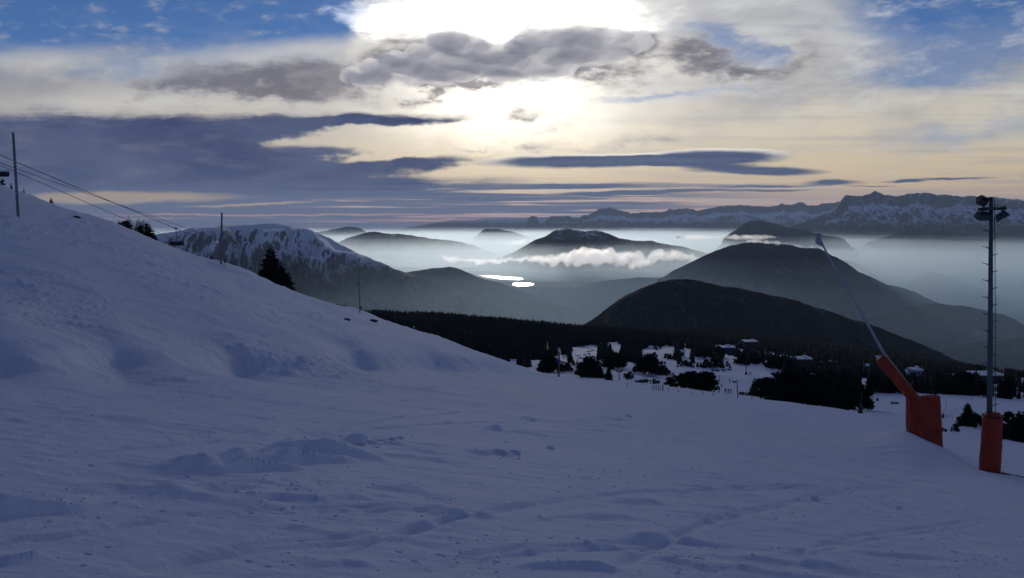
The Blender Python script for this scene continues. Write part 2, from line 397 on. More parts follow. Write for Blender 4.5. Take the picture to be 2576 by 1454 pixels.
# ploughed ridges and banked crumbs on the piste, drawn where the photo shows them: (pixel path, half width m, height m)
def on_plane(px, py):
    s = -s_of(py) - 0.1825 - 0.1275 * (px - W0 / 2) / F0
    d = 1.6 / max(s, 0.012); p = P(px, py, d); return p.x, p.y
BERMS = [([(390, 1196), (520, 1182), (700, 1168), (980, 1156)], 0.16, 0.15), ([(660, 1160), (760, 1148), (850, 1150), (990, 1158)], 0.24, 0.21),
         ([(470, 1200), (640, 1186), (790, 1180)], 0.13, 0.11), ([(-60, 1310), (40, 1298), (190, 1284), (300, 1266)], 0.14, 0.13), ([(300, 1266), (440, 1250), (600, 1232), (760, 1240)], 0.12, 0.07),
         ([(560, 1222), (700, 1216), (920, 1214)], 0.09, 0.05), ([(560, 1250), (760, 1258), (930, 1252)], 0.16, 0.06), ([(940, 1290), (1040, 1284), (1180, 1296), (1290, 1318)], 0.18, 0.07),
         ([(0, 1370), (140, 1352), (300, 1326)], 0.05, 0.04), ([(1190, 1142), (1250, 1140), (1310, 1146)], 0.16, 0.09), ([(1290, 1312), (1420, 1302), (1560, 1298), (1660, 1310)], 0.14, 0.06),
         ([(1540, 1264), (1620, 1258), (1680, 1270)], 0.15, 0.07), ([(1420, 1205), (1500, 1200)], 0.12, 0.06), ([(1860, 1040), (1960, 1046), (2030, 1056)], 0.3, 0.11), ([(1840, 1028), (1930, 1024), (2010, 1040)], 0.25, 0.07),
         ([(1560, 1345), (1700, 1352), (1760, 1368)], 0.12, 0.06), ([(1300, 1382), (1420, 1372), (1560, 1366)], 0.12, 0.06), ([(1280, 1430), (1420, 1424), (1600, 1432)], 0.1, 0.06), ([(1640, 1400), (1740, 1420), (1800, 1440)], 0.12, 0.08),
         ([(2100, 1380), (2240, 1392), (2420, 1404)], 0.1, 0.05), ([(0, 1430), (60, 1418), (130, 1402)], 0.1, 0.07), ([(2300, 1300), (2450, 1345), (2575, 1400)], 0.06, 0.03), ([(780, 1428), (860, 1416), (960, 1430)], 0.12, 0.05),
         ([(1650, 1010), (1760, 1014), (1830, 1018)], 0.4, 0.06), ([(900, 968), (960, 972), (1020, 982)], 0.2, 0.05), ([(80, 1010), (160, 1014), (240, 1012)], 0.15, 0.05), ([(1500, 1050), (1580, 1058)], 0.2, 0.09), ([(1210, 1082), (1290, 1080)], 0.2, 0.08)]
# ski tracks: shallow grooves, in pairs
TRACKS = [[(1500, 1460), (1750, 1330), (2100, 1240), (2420, 1215)], [(700, 1460), (1050, 1330), (1500, 1250), (2000, 1225), (2300, 1240)], [(2575, 1440), (2350, 1320), (2150, 1240), (2020, 1180)], [(0, 1385), (350, 1320), (800, 1290), (1250, 1290)],
          [(200, 1100), (700, 1085), (1300, 1060), (1800, 1062), (2200, 1090)], [(1900, 1455), (2150, 1360), (2575, 1300)], [(-20, 1160), (450, 1120), (1000, 1050), (1500, 1020)], [(1000, 1455), (1250, 1400), (1650, 1380), (2100, 1420)], [(300, 1455), (620, 1390), (1100, 1360)], [(1400, 1010), (1700, 1080), (2050, 1200), (2300, 1330)],
          [(2575, 1290), (2300, 1210), (2050, 1110), (1850, 1060)], [(0, 1040), (500, 1020), (1000, 1000), (1400, 985)]]
def spline(pts, k=8):
    q = [np.array(p, float) for p in pts]; q = [2 * q[0] - q[1]] + q + [2 * q[-1] - q[-2]]; out = []
    for i in range(1, len(q) - 2):
        for j in range(k):
            t = j / k; a, b, c, d = q[i - 1:i + 3]
            out.append(0.5 * (2 * b + (c - a) * t + (2 * a - 5 * b + 4 * c - d) * t * t + (3 * b - a - 3 * c + d) * t ** 3))
    return out + [q[-2]]
for tr in TRACKS:
    sp = spline(tr)
    for off in (0.0, 0.32):
        w_ = [on_plane(*p) for p in sp]
        BERMS.append(([(x + off * 0.35, y + off) for x, y in w_], 0.075, -0.035))
BERMW = [(np.array([on_plane(*q) for q in path] if h > 0 else path), w, h) for path, w, h in BERMS]
FOOT = True
def detail(x, y, d, t, bs_=None):
    r = np.hypot(x, y)
    bank = sm(-t * 1981 + 0, -180, 260) * sm(r, 14, 30) * (1 - sm(d, 130, 220))
    far = sm(d, 150, 500)
    z = fbm(x / 9, y / 9, 3, 3) * (0.06 + 0.12 * bank) * sm(r, 4, 18)
    z = z + fbm(x / 26 + 3, y / 26, 11, 3) * (0.10 + 0.30 * bank) * sm(r, 14, 40)
    z = z + fbm(x / 70, y / 70, 19, 4) * 2.6 * far
    # ridges and gullies running down the bank
    u = x * 0.80 + y * 0.60; v = -x * 0.60 + y * 0.80
    z = z + bank * fbm(u / 7 + 2, v / 5, 23, 3) * 0.06 * (1 - sm(d, 70, 120))
    # wind crust on the bank: short scales lying along the slope
    cr = fbm(u / 2.4 + fbm(u / 5, v / 5, 27, 2), v / 0.7, 29, 4, 0.6)
    z = z + bank * (np.maximum(cr, 0) ** 1.2) * 0.13 * sm(fbm(x / 12, y / 12, 28, 2), -0.5, 0.4) * (1 - sm(d, 95, 150))
    if d.min() > 160: return z
    near = 1 - sm(r, 26, 60)
    # wind-packed streaks, long across the view
    w1 = fbm(x / 1.9 + fbm(x / 3, y / 3, 5, 2) * 0.6, y / 0.55, 31, 3)
    patch = sm(fbm(x / 5 + 7, y / 3.2, 91, 3), -0.25, 0.5)
    z = z + (np.maximum(w1, 0) ** 1.4) * 0.06 * near * sm(r, 3, 6) * patch
    z = z + np.maximum(fbm(x / 0.9, y / 0.34, 33, 3) - 0.1, 0) * 0.05 * patch * (1 - sm(r, 18, 34))
    z = z + fbm(x / 0.55, y / 0.28, 37, 3) * 0.009 * (1 - sm(r, 12, 26))
    z = z + bank * np.maximum(fbm(x / 2.6, y / 2.0, 41, 4) - 0.15, 0) * 0.12 * (1 - sm(d, 90, 140))
    # scattered pressed crumbs
    c = np.maximum(fbm(x / 0.30, y / 0.22, 47, 2) - 0.62, 0) * np.maximum(fbm(x / 4, y / 3, 51, 2) + 0.15, 0)
    z = z + c * 0.09 * (1 - sm(r, 14, 30))
    for pts, w, h in BERMW:
        bx0, by0 = pts.min(0) - 4 * w; bx1, by1 = pts.max(0) + 4 * w
        m = (x > bx0) & (x < bx1) & (y > by0) & (y < by1)
        if not m.any(): continue
        xx = x[m]; yy = y[m]; best = np.full(len(xx), 9e9); tt = np.zeros(len(xx)); side = np.zeros(len(xx))
        wob = fbm(xx / 0.9, yy / 0.9, 61, 2) * w * 0.6
        L = len(pts) - 1
        for k in range(L):
            a, b = pts[k], pts[k + 1]; ab = b - a
            q = np.clip(((xx - a[0]) * ab[0] + (yy - a[1]) * ab[1]) / (ab @ ab), 0, 1)
            dx = xx - a[0] - q * ab[0]; dy = yy - a[1] - q * ab[1]; dd = np.hypot(dx, dy)
            s2 = best > dd; best[s2] = dd[s2]; tt[s2] = ((k + q) / L)[s2]; side[s2] = dy[s2]
        best = best + wob
        ww = np.where(side < 0, w * 0.85, w * 2.6) if h > 0 else w * 1.3              # steep towards the camera, trailing away behind
        prof = sm(1 - np.abs(best) / ww, 0, 1)
        z[m] += prof * (1.15 * h if h > .085 or h < 0 else 0.8 * h) * np.clip(0.9 + 0.6 * fbm(xx / 1.1, yy / 1.1, 83, 2), 0.35, 1.25) * sm(tt, -0.02, 0.25) * (1 - sm(tt, 0.7, 1.02)) * (0.9 + 0.25 * fbm(xx / 0.6, yy / 0.6, 71, 2))
    # rubble strip where the bank meets the piste
    if FOOT and bs_ is not None:
        pyy = H0 / 2 + F0 * np.tan(np.arctan2(-bs_, 1.0) - PITCH)
        wv = fbm(x / 3, y / 3, 97, 3) * 7
        z = z + (1 - sm(pyy + wv, 912, 936)) * sm(pyy, 800, 900) * sm(-t * F0, -60, 160) * 0.011 * np.minimum(d, 70) * (1 - sm(d, 80, 120))
        st = np.exp(-((pyy - 926) / 11.0) ** 2) * sm(-t * F0, -90, 60)
        z = z + st * np.maximum(fbm(x / 0.9, y / 0.8, 95, 4) + 0.1, 0) * sm(fbm(x / 5, y / 5, 96, 2), -0.35, 0.45) * 0.0075 * np.minimum(d, 60)
    return z
def ground_z(x, y):
    x = np.atleast_1d(np.asarray(x, float)); y = np.atleast_1d(np.asarray(y, float))
    t = x / y; b = base_s(t, np.log(y) * LS)
    return b * y + detail(x, y, y, t, b)
def G(px, py, d):                                  # the ground under a pixel's sight line at distance d
    x = t_of(px, py) * d
    return Vector((x, d, float(ground_z(x, d)[0])))

tt = np.concatenate([np.linspace(-1.15, -0.74, 30)[:-1], np.linspace(-0.74, 0.74, 760), np.linspace(0.74, 1.15, 30)[1:]])
ds = np.concatenate([np.exp(np.linspace(math.log(0.8), math.log(4.2), 30))[:-1], np.exp(np.linspace(math.log(4.2), math.log(40), 330))[:-1],
                     np.exp(np.linspace(math.log(40), math.log(330), 220))[:-1], np.exp(np.linspace(math.log(330), math.log(6800), 100))])
T, D = np.meshgrid(tt, ds)
BS = base_s(T, np.log(D) * LS); Z = BS * D
# small rise of rubble along the foot of the bank
Xg = T * D; Zd = detail(Xg, D, D, T, BS)
v = np.stack([Xg, D, Z + Zd], -1).reshape(-1, 3)
def snow_mat(m, bs):
    pos, nor = gpos(); x, y, z = xyz(pos)
    dist = (x * x + y * y).un('SQRT')
    big = noise(pos, 0.05, 4, 0.6); patch = noise(comb(x * 0.35, y * 1.1, z), 0.6, 5, 0.6)
    c = mixc(sstep(patch, 0.35, 0.7) * 0.5, (0.84, 0.855, 0.90), (0.74, 0.77, 0.85))
    c = mixc(sstep(big, 0.35, 0.7) * 0.4, c, (0.87, 0.87, 0.89))
    setc(bs, c, 0.7, 0, 0.06)
    near = sstep(dist, 6, 45, 1.0, 0.0)
    fine = noise(comb(x * 5, y * 9, z * 5), 1.0, 6, 0.7) * near + noise(comb(x * 0.9 + y * 0.4, y * 1.9 - x * 0.6, z), 1.0, 8, 0.72) * 3.0
    bump(bs, fine, sstep(dist, 8, 40, 0.42, 0.8), 0.07)
M_SNOW = material('snow', snow_mat)
slope = link('snow_slope', mesh_np('snow_slope', v, grid_faces(len(ds), len(tt))), M_SNOW)
tag(slope, 'groomed bluish snow slope falling away to the resort plateau', kind='structure')

# ------------------------------------------------------------------ setting: valley, lakes, mountains
def mountain_mat(name, snow_lo, snow_hi, rock=(0.05, 0.05, 0.058), forest=(0.016, 0.021, 0.018), steep=(0.55, 0.78), sc=1.0, snow=(0.74, 0.76, 0.82), patchy=0.0, streak=0.0, glade=0.15):
    def f(m, bs):
        pos, nor = gpos(); x, y, z = xyz(pos); nx, ny, nz = xyz(nor)
        n1 = noise(pos, 0.0016 * sc, 7, 0.62); n2 = noise(comb(x, y, z * 0.25), 0.006 * sc, 6, 0.65)
        n3 = noise(comb(x + z * 0.5, y, z * 0.12), 0.012 * sc, 5, 0.6)
        line = sstep(z + (n1 - 0.5) * (snow_hi - snow_lo) * 1.6 + (n3 - 0.5) * (snow_hi - snow_lo) * 1.5, snow_lo, snow_hi)
        flat = sstep(nz + (n2 - 0.5) * 0.45, steep[0], steep[1])
        if streak: flat = sstep(nz + (noise(comb(x + y * 0.12, y * 0.34, z * 0.4), 0.010, 7, 0.72) - 0.5) * streak + (n1 - 0.5) * 0.25, steep[0], steep[1])
        if patchy: flat = flat * sstep(n1, 0.5, 0.56)
        n4 = noise(pos, 0.02 * sc ** 0.5, 5, 0.7)
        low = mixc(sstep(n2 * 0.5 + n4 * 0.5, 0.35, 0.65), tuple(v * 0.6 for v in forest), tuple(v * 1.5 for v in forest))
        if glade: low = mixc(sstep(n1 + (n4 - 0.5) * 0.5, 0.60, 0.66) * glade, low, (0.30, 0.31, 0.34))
        hi = mixc(flat, mixc(n2, tuple(v * 0.6 for v in rock), tuple(v * 1.6 for v in rock)), snow)
        setc(bs, mixc(line, low, hi), 0.9, 0, 0.05)
        bump(bs, n2 + n3, 0.7, 25.0 / sc)
    return material(name, f)

def prof_interp(prof, n, seed, rough_px, freq):
    px = np.array([p[0] for p in prof], float); py = np.array([p[1] for p in prof], float)
    x = np.linspace(px[0], px[-1], n)
    y = np.interp(x, px, py)
    k = max(1, int(n / (px[-1] - px[0]) * 7)); ker = np.hanning(2 * k + 3); ker /= ker.sum()
    ys = np.convolve(np.pad(y, k + 1, mode='edge'), ker, 'valid')
    y = ys * 0.75 + y * 0.25
    e = np.minimum(1, np.minimum(x - x[0], x[-1] - x) / 25)
    y = y + fbm(x / freq, x * 0 + seed, seed, 6, 0.58) * rough_px * e
    return x, y

CREST = {}
def mountain(name, prof, depth, base_z, mat, label, seed=1, n=420, rows=90, rough=2.0, freq=60, front=2.2, back=1.6, amp=0.10, lam=900.0, cliff=None, bend=0.0, tree=0.0, stretch=1.0):
    """crest along a pixel profile at a distance; the flanks fall to base_z with eroded spurs in front and behind"""
    x, y = prof_interp(prof, n, seed, rough, freq)
    if tree: y = y - np.abs(fbm(x / 2.2, x * 0, seed + 5, 3)) * tree
    dd = depth + bend * (x - x.mean()) / 100.0 + fbm(x / 130, x * 0 + 4, seed + 9, 3) * depth * 0.012
    CREST[seed] = (x, y, dd)
    X = np.array([t_of(a, b) for a, b in zip(x, y)]) * dd
    Zc = np.array([s_of(b) for b in y]) * dd
    hgt = np.maximum(Zc - base_z, 30.0)
    V = []
    tf = np.linspace(1, 0, rows) ** 1.35; tb = np.linspace(0, 1, 14)[1:]
    for k, t in enumerate(np.concatenate([tf, -tb])):
        a = abs(t)
        if t >= 0:
            L = hgt * front; off = -a * L
            sh = a if cliff is None else np.interp(a, cliff[0], cliff[1])
        else:
            L = hgt * back; off = a * L; sh = a
        xx = X * (1 + 0.0 * a); yy = dd + off
        w = np.sin(np.pi * min(1, a) ** 0.6) * (1 if t >= 0 else 0.6)
        nz = (ridged(xx / lam + seed * 3.3, yy / (lam * stretch), seed + 31, 6, 0.55) - 1.2) * amp * 1.7 * hgt * w
        nz2 = fbm(xx / (lam * 0.12), yy / (lam * 0.2), seed + 71, 4, 0.55) * 0.018 * hgt * min(1, a * 8)
        jit = fbm(yy / lam, xx / lam, seed + 51, 3) * lam * 0.25 * a
        V.append(np.stack([xx + jit, yy, Zc - hgt * sh + np.minimum(nz + nz2, hgt * sh * 0.85)], -1))
    V = np.array(V)
    o = link(name, mesh_np(name, V.reshape(-1, 3), grid_faces(V.shape[0], n)[:, ::1]), mat)
    return tag(o, label, kind='structure')

FLOOR = -1480.0
vf = bpy.data.meshes.new('valley_floor')
gx = np.linspace(-46000, 46000, 60); gy = np.linspace(2500, 51000, 60)
Xf, Yf = np.meshgrid(gx, gy)
vf = mesh_np('valley_floor', np.stack([Xf, Yf, FLOOR + fbm(Xf / 6000, Yf / 6000, 5, 3) * 40], -1).reshape(-1, 3), grid_faces(60, 60))
M_FLOOR = material('valley_ground', lambda m, bs: setc(bs, ramp(noise(gpos()[0], 0.0012, 5, 0.6), [(0.3, (42, 50, 46)), (0.7, (78, 82, 78))]), 0.95, 0, 0.05))
tag(link('valley_floor', vf, M_FLOOR), 'broad misty valley floor far below the slope', kind='structure')

M_FAR = mountain_mat('limestone_and_snow', -260, -20, rock=(0.05, 0.055, 0.07), steep=(0.50, 0.80), sc=0.8)
M_FAR2 = mountain_mat('far_plateau', -300, -100, steep=(0.5, 0.8), sc=0.7)
M_SNOWMT = mountain_mat('snow_peak', -560, -330, rock=(0.10, 0.105, 0.125), steep=(0.34, 0.56), sc=1.3, streak=0.42)
M_MID = mountain_mat('wooded_mountain_bald_top', -350, -250, steep=(0.7, 0.9), sc=1.5, patchy=1.0)
M_MID2 = mountain_mat('wooded_mountain_frosted', -330, -60, steep=(0.6, 0.95), sc=1.5)
M_WOOD = mountain_mat('wooded_mountain', 3000, 3200, sc=3.0)
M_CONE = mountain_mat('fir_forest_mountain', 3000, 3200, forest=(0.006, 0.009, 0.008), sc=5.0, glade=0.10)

CL = ([0, .04, .12, .2, .45, 1], [0, .16, .24, .40, .66, 1])
mountain('mountain', [(860, 600), (1010, 576), (1060, 566), (1140, 555), (1230, 551), (1330, 548), (1420, 543), (1520, 550), (1600, 566), (1700, 590)], 46000, FLOOR, M_FAR2, 'long far pale mesa behind the tooth-shaped rock', 2, 420, 50, 2.2, 40, amp=0.05, lam=2500)
mountain('mountain', [(1310, 600), (1325, 562), (1330, 547), (1336, 543), (1349, 544), (1353, 549), (1356, 566), (1372, 592)], 38500, FLOOR, M_FAR, 'lone tooth-shaped rock tower on the far skyline', 3, 160, 60, 0.8, 9, front=1.1, amp=0.03, lam=1500, cliff=([0, .06, .2, 1], [0, .25, .35, 1]))
mountain('mountain', [(1180, 640), (1300, 590), (1360, 563), (1385, 545), (1430, 544), (1455, 548), (1470, 541), (1492, 536), (1512, 523), (1530, 521), (1560, 530), (1590, 537), (1625, 532), (1650, 536), (1700, 524), (1740, 526), (1760, 529), (1800, 521),
          (1830, 517), (1870, 516), (1905, 519), (1940, 521), (1960, 515), (2010, 511), (2050, 517), (2080, 511), (2110, 508), (2180, 505), (2300, 520), (2420, 545)], 36000, FLOOR, M_FAR, 'long serrated snowy limestone range along the skyline', 4, 900, 90, 3.4, 26, front=2.2, amp=0.06, lam=1500, cliff=CL, bend=-260)
mountain('mountain', [(1850, 640), (2000, 566), (2100, 528), (2120, 507), (2125, 491), (2145, 490), (2162, 494), (2186, 490), (2200, 479), (2222, 489), (2255, 494), (2275, 491), (2285, 486), (2330, 485), (2370, 490), (2400, 493), (2440, 494), (2490, 496), (2540, 500), (2580, 504), (2720, 500), (3000, 540)],
         24000, FLOOR, M_FAR, 'massive snow-streaked cliff plateau at the right of the skyline', 5, 900, 130, 2.6, 30, front=2.5, amp=0.07, lam=1000, cliff=CL)
mountain('mountain', [(1820, 598), (1855, 575), (1885, 555), (1905, 553), (1940, 562), (2000, 574), (2060, 588), (2120, 600)], 17500, FLOOR, M_WOOD, 'small rounded blue foothill in front of the cliff range', 6, 240, 50, 2.4, 40, amp=0.08)
mountain('mountain', [(2180, 610), (2260, 586), (2320, 575), (2380, 582), (2470, 592), (2550, 578), (2600, 572), (2660, 588), (2800, 610)], 18500, FLOOR, M_WOOD, 'low double foothill under the cliffs at the right', 7, 300, 50, 1.2, 30, amp=0.08)
mountain('mountain', [(700, 600), (780, 588), (830, 578), (870, 570), (905, 573), (925, 586), (1000, 610), (1080, 640)], 27000, FLOOR, M_FAR2, 'pale distant flat-topped mountain left of the gap', 8, 240, 50, 1.3, 30, amp=0.06)
mountain('mountain', [(1170, 620), (1195, 595), (1215, 578), (1222, 575), (1260, 577), (1290, 583), (1340, 600), (1400, 620)], 26000, FLOOR, M_WOOD, 'small dark hill with steep left edge in the far gap', 9, 220, 50, 0.8, 30, amp=0.05)
mountain('mountain', [(770, 650), (855, 606), (900, 590), (930, 584), (960, 585), (1010, 589), (1080, 600), (1140, 605), (1200, 622), (1260, 642), (1330, 668)], 17500, FLOOR, M_MID2, 'blue wooded mountain with frosted crest in the left gap', 10, 420, 80, 3.0, 50, amp=0.08)
mountain('mountain', [(1200, 670), (1280, 640), (1340, 606), (1370, 594), (1400, 579), (1425, 574), (1450, 579), (1470, 582), (1500, 580), (1530, 588), (1560, 600), (1600, 604), (1680, 613), (1760, 632), (1860, 670)], 14000, FLOOR, M_MID, 'dark rounded mountain with sunlit snow patches on top', 11, 420, 90, 2.8, 46, amp=0.07, lam=700)
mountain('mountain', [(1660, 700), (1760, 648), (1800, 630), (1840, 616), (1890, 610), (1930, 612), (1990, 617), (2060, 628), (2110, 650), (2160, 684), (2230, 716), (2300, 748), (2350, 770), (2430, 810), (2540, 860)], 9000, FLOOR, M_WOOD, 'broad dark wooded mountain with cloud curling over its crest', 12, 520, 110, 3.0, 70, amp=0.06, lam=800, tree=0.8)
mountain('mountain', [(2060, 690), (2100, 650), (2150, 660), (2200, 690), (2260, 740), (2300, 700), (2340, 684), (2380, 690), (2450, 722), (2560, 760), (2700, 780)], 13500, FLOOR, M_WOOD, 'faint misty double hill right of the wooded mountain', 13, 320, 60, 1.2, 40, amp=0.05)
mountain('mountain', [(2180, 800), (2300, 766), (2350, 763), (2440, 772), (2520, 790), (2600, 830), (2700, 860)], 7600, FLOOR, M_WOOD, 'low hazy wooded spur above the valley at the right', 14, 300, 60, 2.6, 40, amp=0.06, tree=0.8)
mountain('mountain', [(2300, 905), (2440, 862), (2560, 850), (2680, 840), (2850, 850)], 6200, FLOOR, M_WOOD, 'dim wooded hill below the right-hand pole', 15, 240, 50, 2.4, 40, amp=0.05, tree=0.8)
mountain('mountain', [(200, 660), (330, 606), (400, 590), (460, 578), (520, 570), (600, 566), (650, 564), (690, 562), (720, 568), (780, 578), (830, 600), (880, 628), (920, 645), (960, 662), (1020, 686), (1100, 715), (1200, 750), (1330, 800), (1450, 850)],
         8200, FLOOR, M_SNOWMT, 'snow-covered peak with rocky gullies and dark forest skirt', 16, 700, 160, 2.2, 36, front=2.4, amp=0.16, lam=620, tree=0.3, stretch=2.5)
mountain('mountain', [(180, 640), (330, 604), (420, 586), (480, 588), (560, 600), (640, 640)], 12500, FLOOR, M_SNOWMT, 'smooth snowy shoulder behind the chairlift', 17, 240, 60, 0.8, 40, amp=0.06)
mountain('mountain', [(960, 700), (1030, 684), (1080, 676), (1130, 671), (1160, 678), (1200, 696), (1260, 712), (1330, 740), (1420, 770), (1500, 800)], 9000, -1300, M_WOOD, 'low wooded ridge in front of the shining lakes', 18, 320, 60, 1.4, 50, amp=0.05, tree=0.8)
mountain('mountain', [(1450, 722), (1520, 706), (1600, 698), (1700, 700), (1780, 718), (1860, 744)], 10000, -1350, M_WOOD, 'shadowy wooded rise right of the shining lakes', 19, 240, 50, 1.0, 40, amp=0.05)
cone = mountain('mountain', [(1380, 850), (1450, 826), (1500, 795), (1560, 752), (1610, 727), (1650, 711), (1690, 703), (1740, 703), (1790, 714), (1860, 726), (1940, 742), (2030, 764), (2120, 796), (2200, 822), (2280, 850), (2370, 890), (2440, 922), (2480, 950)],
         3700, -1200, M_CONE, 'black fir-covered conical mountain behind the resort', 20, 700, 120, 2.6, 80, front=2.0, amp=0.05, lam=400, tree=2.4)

# lakes on a plateau, mirrors of the bright sky
LZ = -850.0
def lake(outline, label):
    vs = []
    for px, py in outline:
        d = LZ / s_of(py); p = P(px, py, d); vs.append((p.x, p.y, LZ))
    me = bpy.data.meshes.new('lake'); me.from_pydata(vs, [], [tuple(range(len(vs)))])
    return tag(link('lake', me, M_WATER), label, kind='structure')
def water(m, bs):
    setc(bs, (0.02, 0.03, 0.035), 0.24, 0, 0.5); bs.inputs['IOR'].default_value = 1.33
M_WATER = material('lake_water', water)
lake([(1203, 691.5), (1240, 693), (1285, 696.5), (1310, 698.5), (1316, 701), (1312, 704), (1290, 704), (1260, 702.5), (1230, 699), (1212, 695.5)], 'long narrow lake shining white in the valley')
lake([(1288, 714), (1294, 711.5), (1310, 710.5), (1332, 711), (1343, 713.5), (1341, 717.5), (1325, 720), (1302, 720), (1290, 717.5)], 'small oval lake shining white in front of the longer one')
gx = np.linspace(-3500, 6500, 130); gy = np.linspace(9300, 15500, 90)
Xp, Yp = np.meshgrid(gx, gy)
edge = sm(Xp, -3500, -2300) * (1 - sm(Xp, 4600, 6500)) * sm(Yp, 9300, 9900) * (1 - sm(Yp, 13800, 15500))
Zp = FLOOR + (LZ - 6 - FLOOR) * edge + np.maximum(fbm(Xp / 900, Yp / 900, 9, 4), -0.2) * 60 * sm(np.abs(Xp - 0), 500, 1500)
tag(link('lake_plateau', mesh_np('lake_plateau', np.stack([Xp, Yp, Zp], -1).reshape(-1, 3), grid_faces(90, 130)), M_WOOD), 'dim wooded plateau around the two shining lakes', kind='structure')

# ------------------------------------------------------------------ air: haze, valley mist, cumulus
def volume_mat(name, color, density, aniso):
    m = bpy.data.materials.new(name); m.use_nodes = True; t = m.node_tree; t.nodes.clear()
    pv = t.nodes.new('ShaderNodeVolumePrincipled'); out = t.nodes.new('ShaderNodeOutputMaterial')
    pv.inputs['Color'].default_value = (*color, 1); pv.inputs['Density'].default_value = density; pv.inputs['Anisotropy'].default_value = aniso
    t.links.new(pv.outputs[0], out.inputs['Volume']); return m
def air_box(name, x0, x1, y0, y1, z0, z1, mat, label):
    me = bpy.data.meshes.new(name); bm = bmesh.new(); bmesh.ops.create_cube(bm, size=1)
    for q in bm.verts: q.co = Vector(((x0 + x1) / 2 + q.co.x * (x1 - x0), (y0 + y1) / 2 + q.co.y * (y1 - y0), (z0 + z1) / 2 + q.co.z * (z1 - z0)))
    bm.to_mesh(me); bm.free()
    return tag(link(name, me, mat), label, kind='stuff')
air_box('haze', -47000, 47000, -3000, 52000, FLOOR - 80, 1300, volume_mat('haze_air', (0.62, 0.78, 1.0), HAZE, 0.25), 'pale blue haze over the whole landscape')
def mist_body(x0, x1, y0, y1, z0, top, seed, mat):
    """closed body of mist with a gently rolling upper surface"""
    nx, ny = 90, 70; gx = np.linspace(x0, x1, nx); gy = y0 + (y1 - y0) * np.linspace(0, 1, ny) ** 1.5
    X_, Y_ = np.meshgrid(gx, gy)
    Zt = top + fbm(X_ / 3800 + seed * 5.1, Y_ / 5200, seed, 4, 0.55) * 55 + fbm(X_ / 900, Y_ / 1500 + seed, seed + 9, 3) * 9
    vt = np.stack([X_, Y_, Zt], -1).reshape(-1, 3); vb = np.stack([X_, Y_, np.full_like(X_, z0)], -1).reshape(-1, 3)
    f = grid_faces(ny, nx); n = nx * ny; idx = np.arange(n).reshape(ny, nx)
    ring = np.concatenate([idx[0, :-1], idx[:-1, -1], idx[-1, :0:-1], idx[:0:-1, 0]]); nxt = np.roll(ring, -1)
    side = np.stack([ring, ring + n, nxt + n, nxt], -1)
    me = mesh_np('valley_mist', np.concatenate([vt, vb]), np.concatenate([f, (f + n)[:, ::-1], side]), None, False)
    return tag(link('valley_mist', me, mat), 'grey mist lying in the valleys below the peaks', kind='stuff')
for k, (top, dens, y0, y1, colr) in enumerate(MIST):
    mist_body(-45500 + 50 * k, 45500 - 50 * k, y0, y1, FLOOR - 60 + 3 * k, top, 40 + k, volume_mat('mist_air', colr, dens, 0.68))

# ------------------------------------------------------------------ helpers for things
rng = random.Random(7)
class MB:
    """collects tubes, boxes and loose faces, then links them as one mesh"""
    def __init__(s): s.v = []; s.f = []
    def face(s, pts):
        b = len(s.v); s.v += [tuple(p) for p in pts]; s.f.append(tuple(range(b, b + len(pts))))
    def box(s, c, size, M=None, taper=1.0):
        b = len(s.v)
        for z in (-.5, .5):
            k = 1.0 if z < 0 else taper
            for x, y in ((-.5, -.5), (.5, -.5), (.5, .5), (-.5, .5)):
                p = Vector((x * size[0] * k, y * size[1] * k, z * size[2]))
                if M is not None: p = M @ p
                s.v.append(tuple(p + Vector(c)))
        s.f += [tuple(b + i for i in q) for q in ((3, 2, 1, 0), (4, 5, 6, 7), (0, 1, 5, 4), (1, 2, 6, 5), (2, 3, 7, 6), (3, 0, 4, 7))]
        return s
    def tube(s, pts, rad, n=8, cap=True):
        pts = [Vector(p) for p in pts]
        if not isinstance(rad, (list, tuple)): rad = [rad] * len(pts)
        b = len(s.v); prev = None
        for i, p in enumerate(pts):
            t = (pts[min(i + 1, len(pts) - 1)] - pts[max(i - 1, 0)]).normalized()
            if prev is None:
                a = Vector((1, 0, 0)) if abs(t.x) < 0.8 else Vector((0, 1, 0))
                u = t.cross(a).normalized()
            else: u = (prev - t * prev.dot(t)).normalized()
            prev = u; w = t.cross(u)
            for k in range(n):
                q = 2 * math.pi * k / n
                s.v.append(tuple(p + (u * math.cos(q) + w * math.sin(q)) * rad[i]))
        for i in range(len(pts) - 1):
            for k in range(n):
                k2 = (k + 1) % n
                s.f.append((b + i * n + k, b + i * n + k2, b + (i + 1) * n + k2, b + (i + 1) * n + k))
        if cap:
            s.f.append(tuple(b + k for k in range(n))[::-1]); e = b + (len(pts) - 1) * n
            s.f.append(tuple(e + k for k in range(n)))
        return s
    def mesh(s, name, smooth=False):
        me = bpy.data.meshes.new(name); me.from_pydata(s.v, [], s.f); me.update()
        if smooth: me.polygons.foreach_set('use_smooth', np.ones(len(me.polygons), bool))
        return me
    def build(s, name, mat, parent=None, smooth=False): return link(name, s.mesh(name, smooth), mat, parent)
def empty(name, loc, rz=0.0):
    o = bpy.data.objects.new(name, None); S.collection.objects.link(o); o.location = loc; o.rotation_euler = (0, 0, rz)
    o.empty_display_size = 0.2; return o
KIDS = {}
def part(mb, name, mat, root, smooth=False):
    o = mb.build(name, mat, root, smooth); KIDS.setdefault(root.name, []).append(o); return o
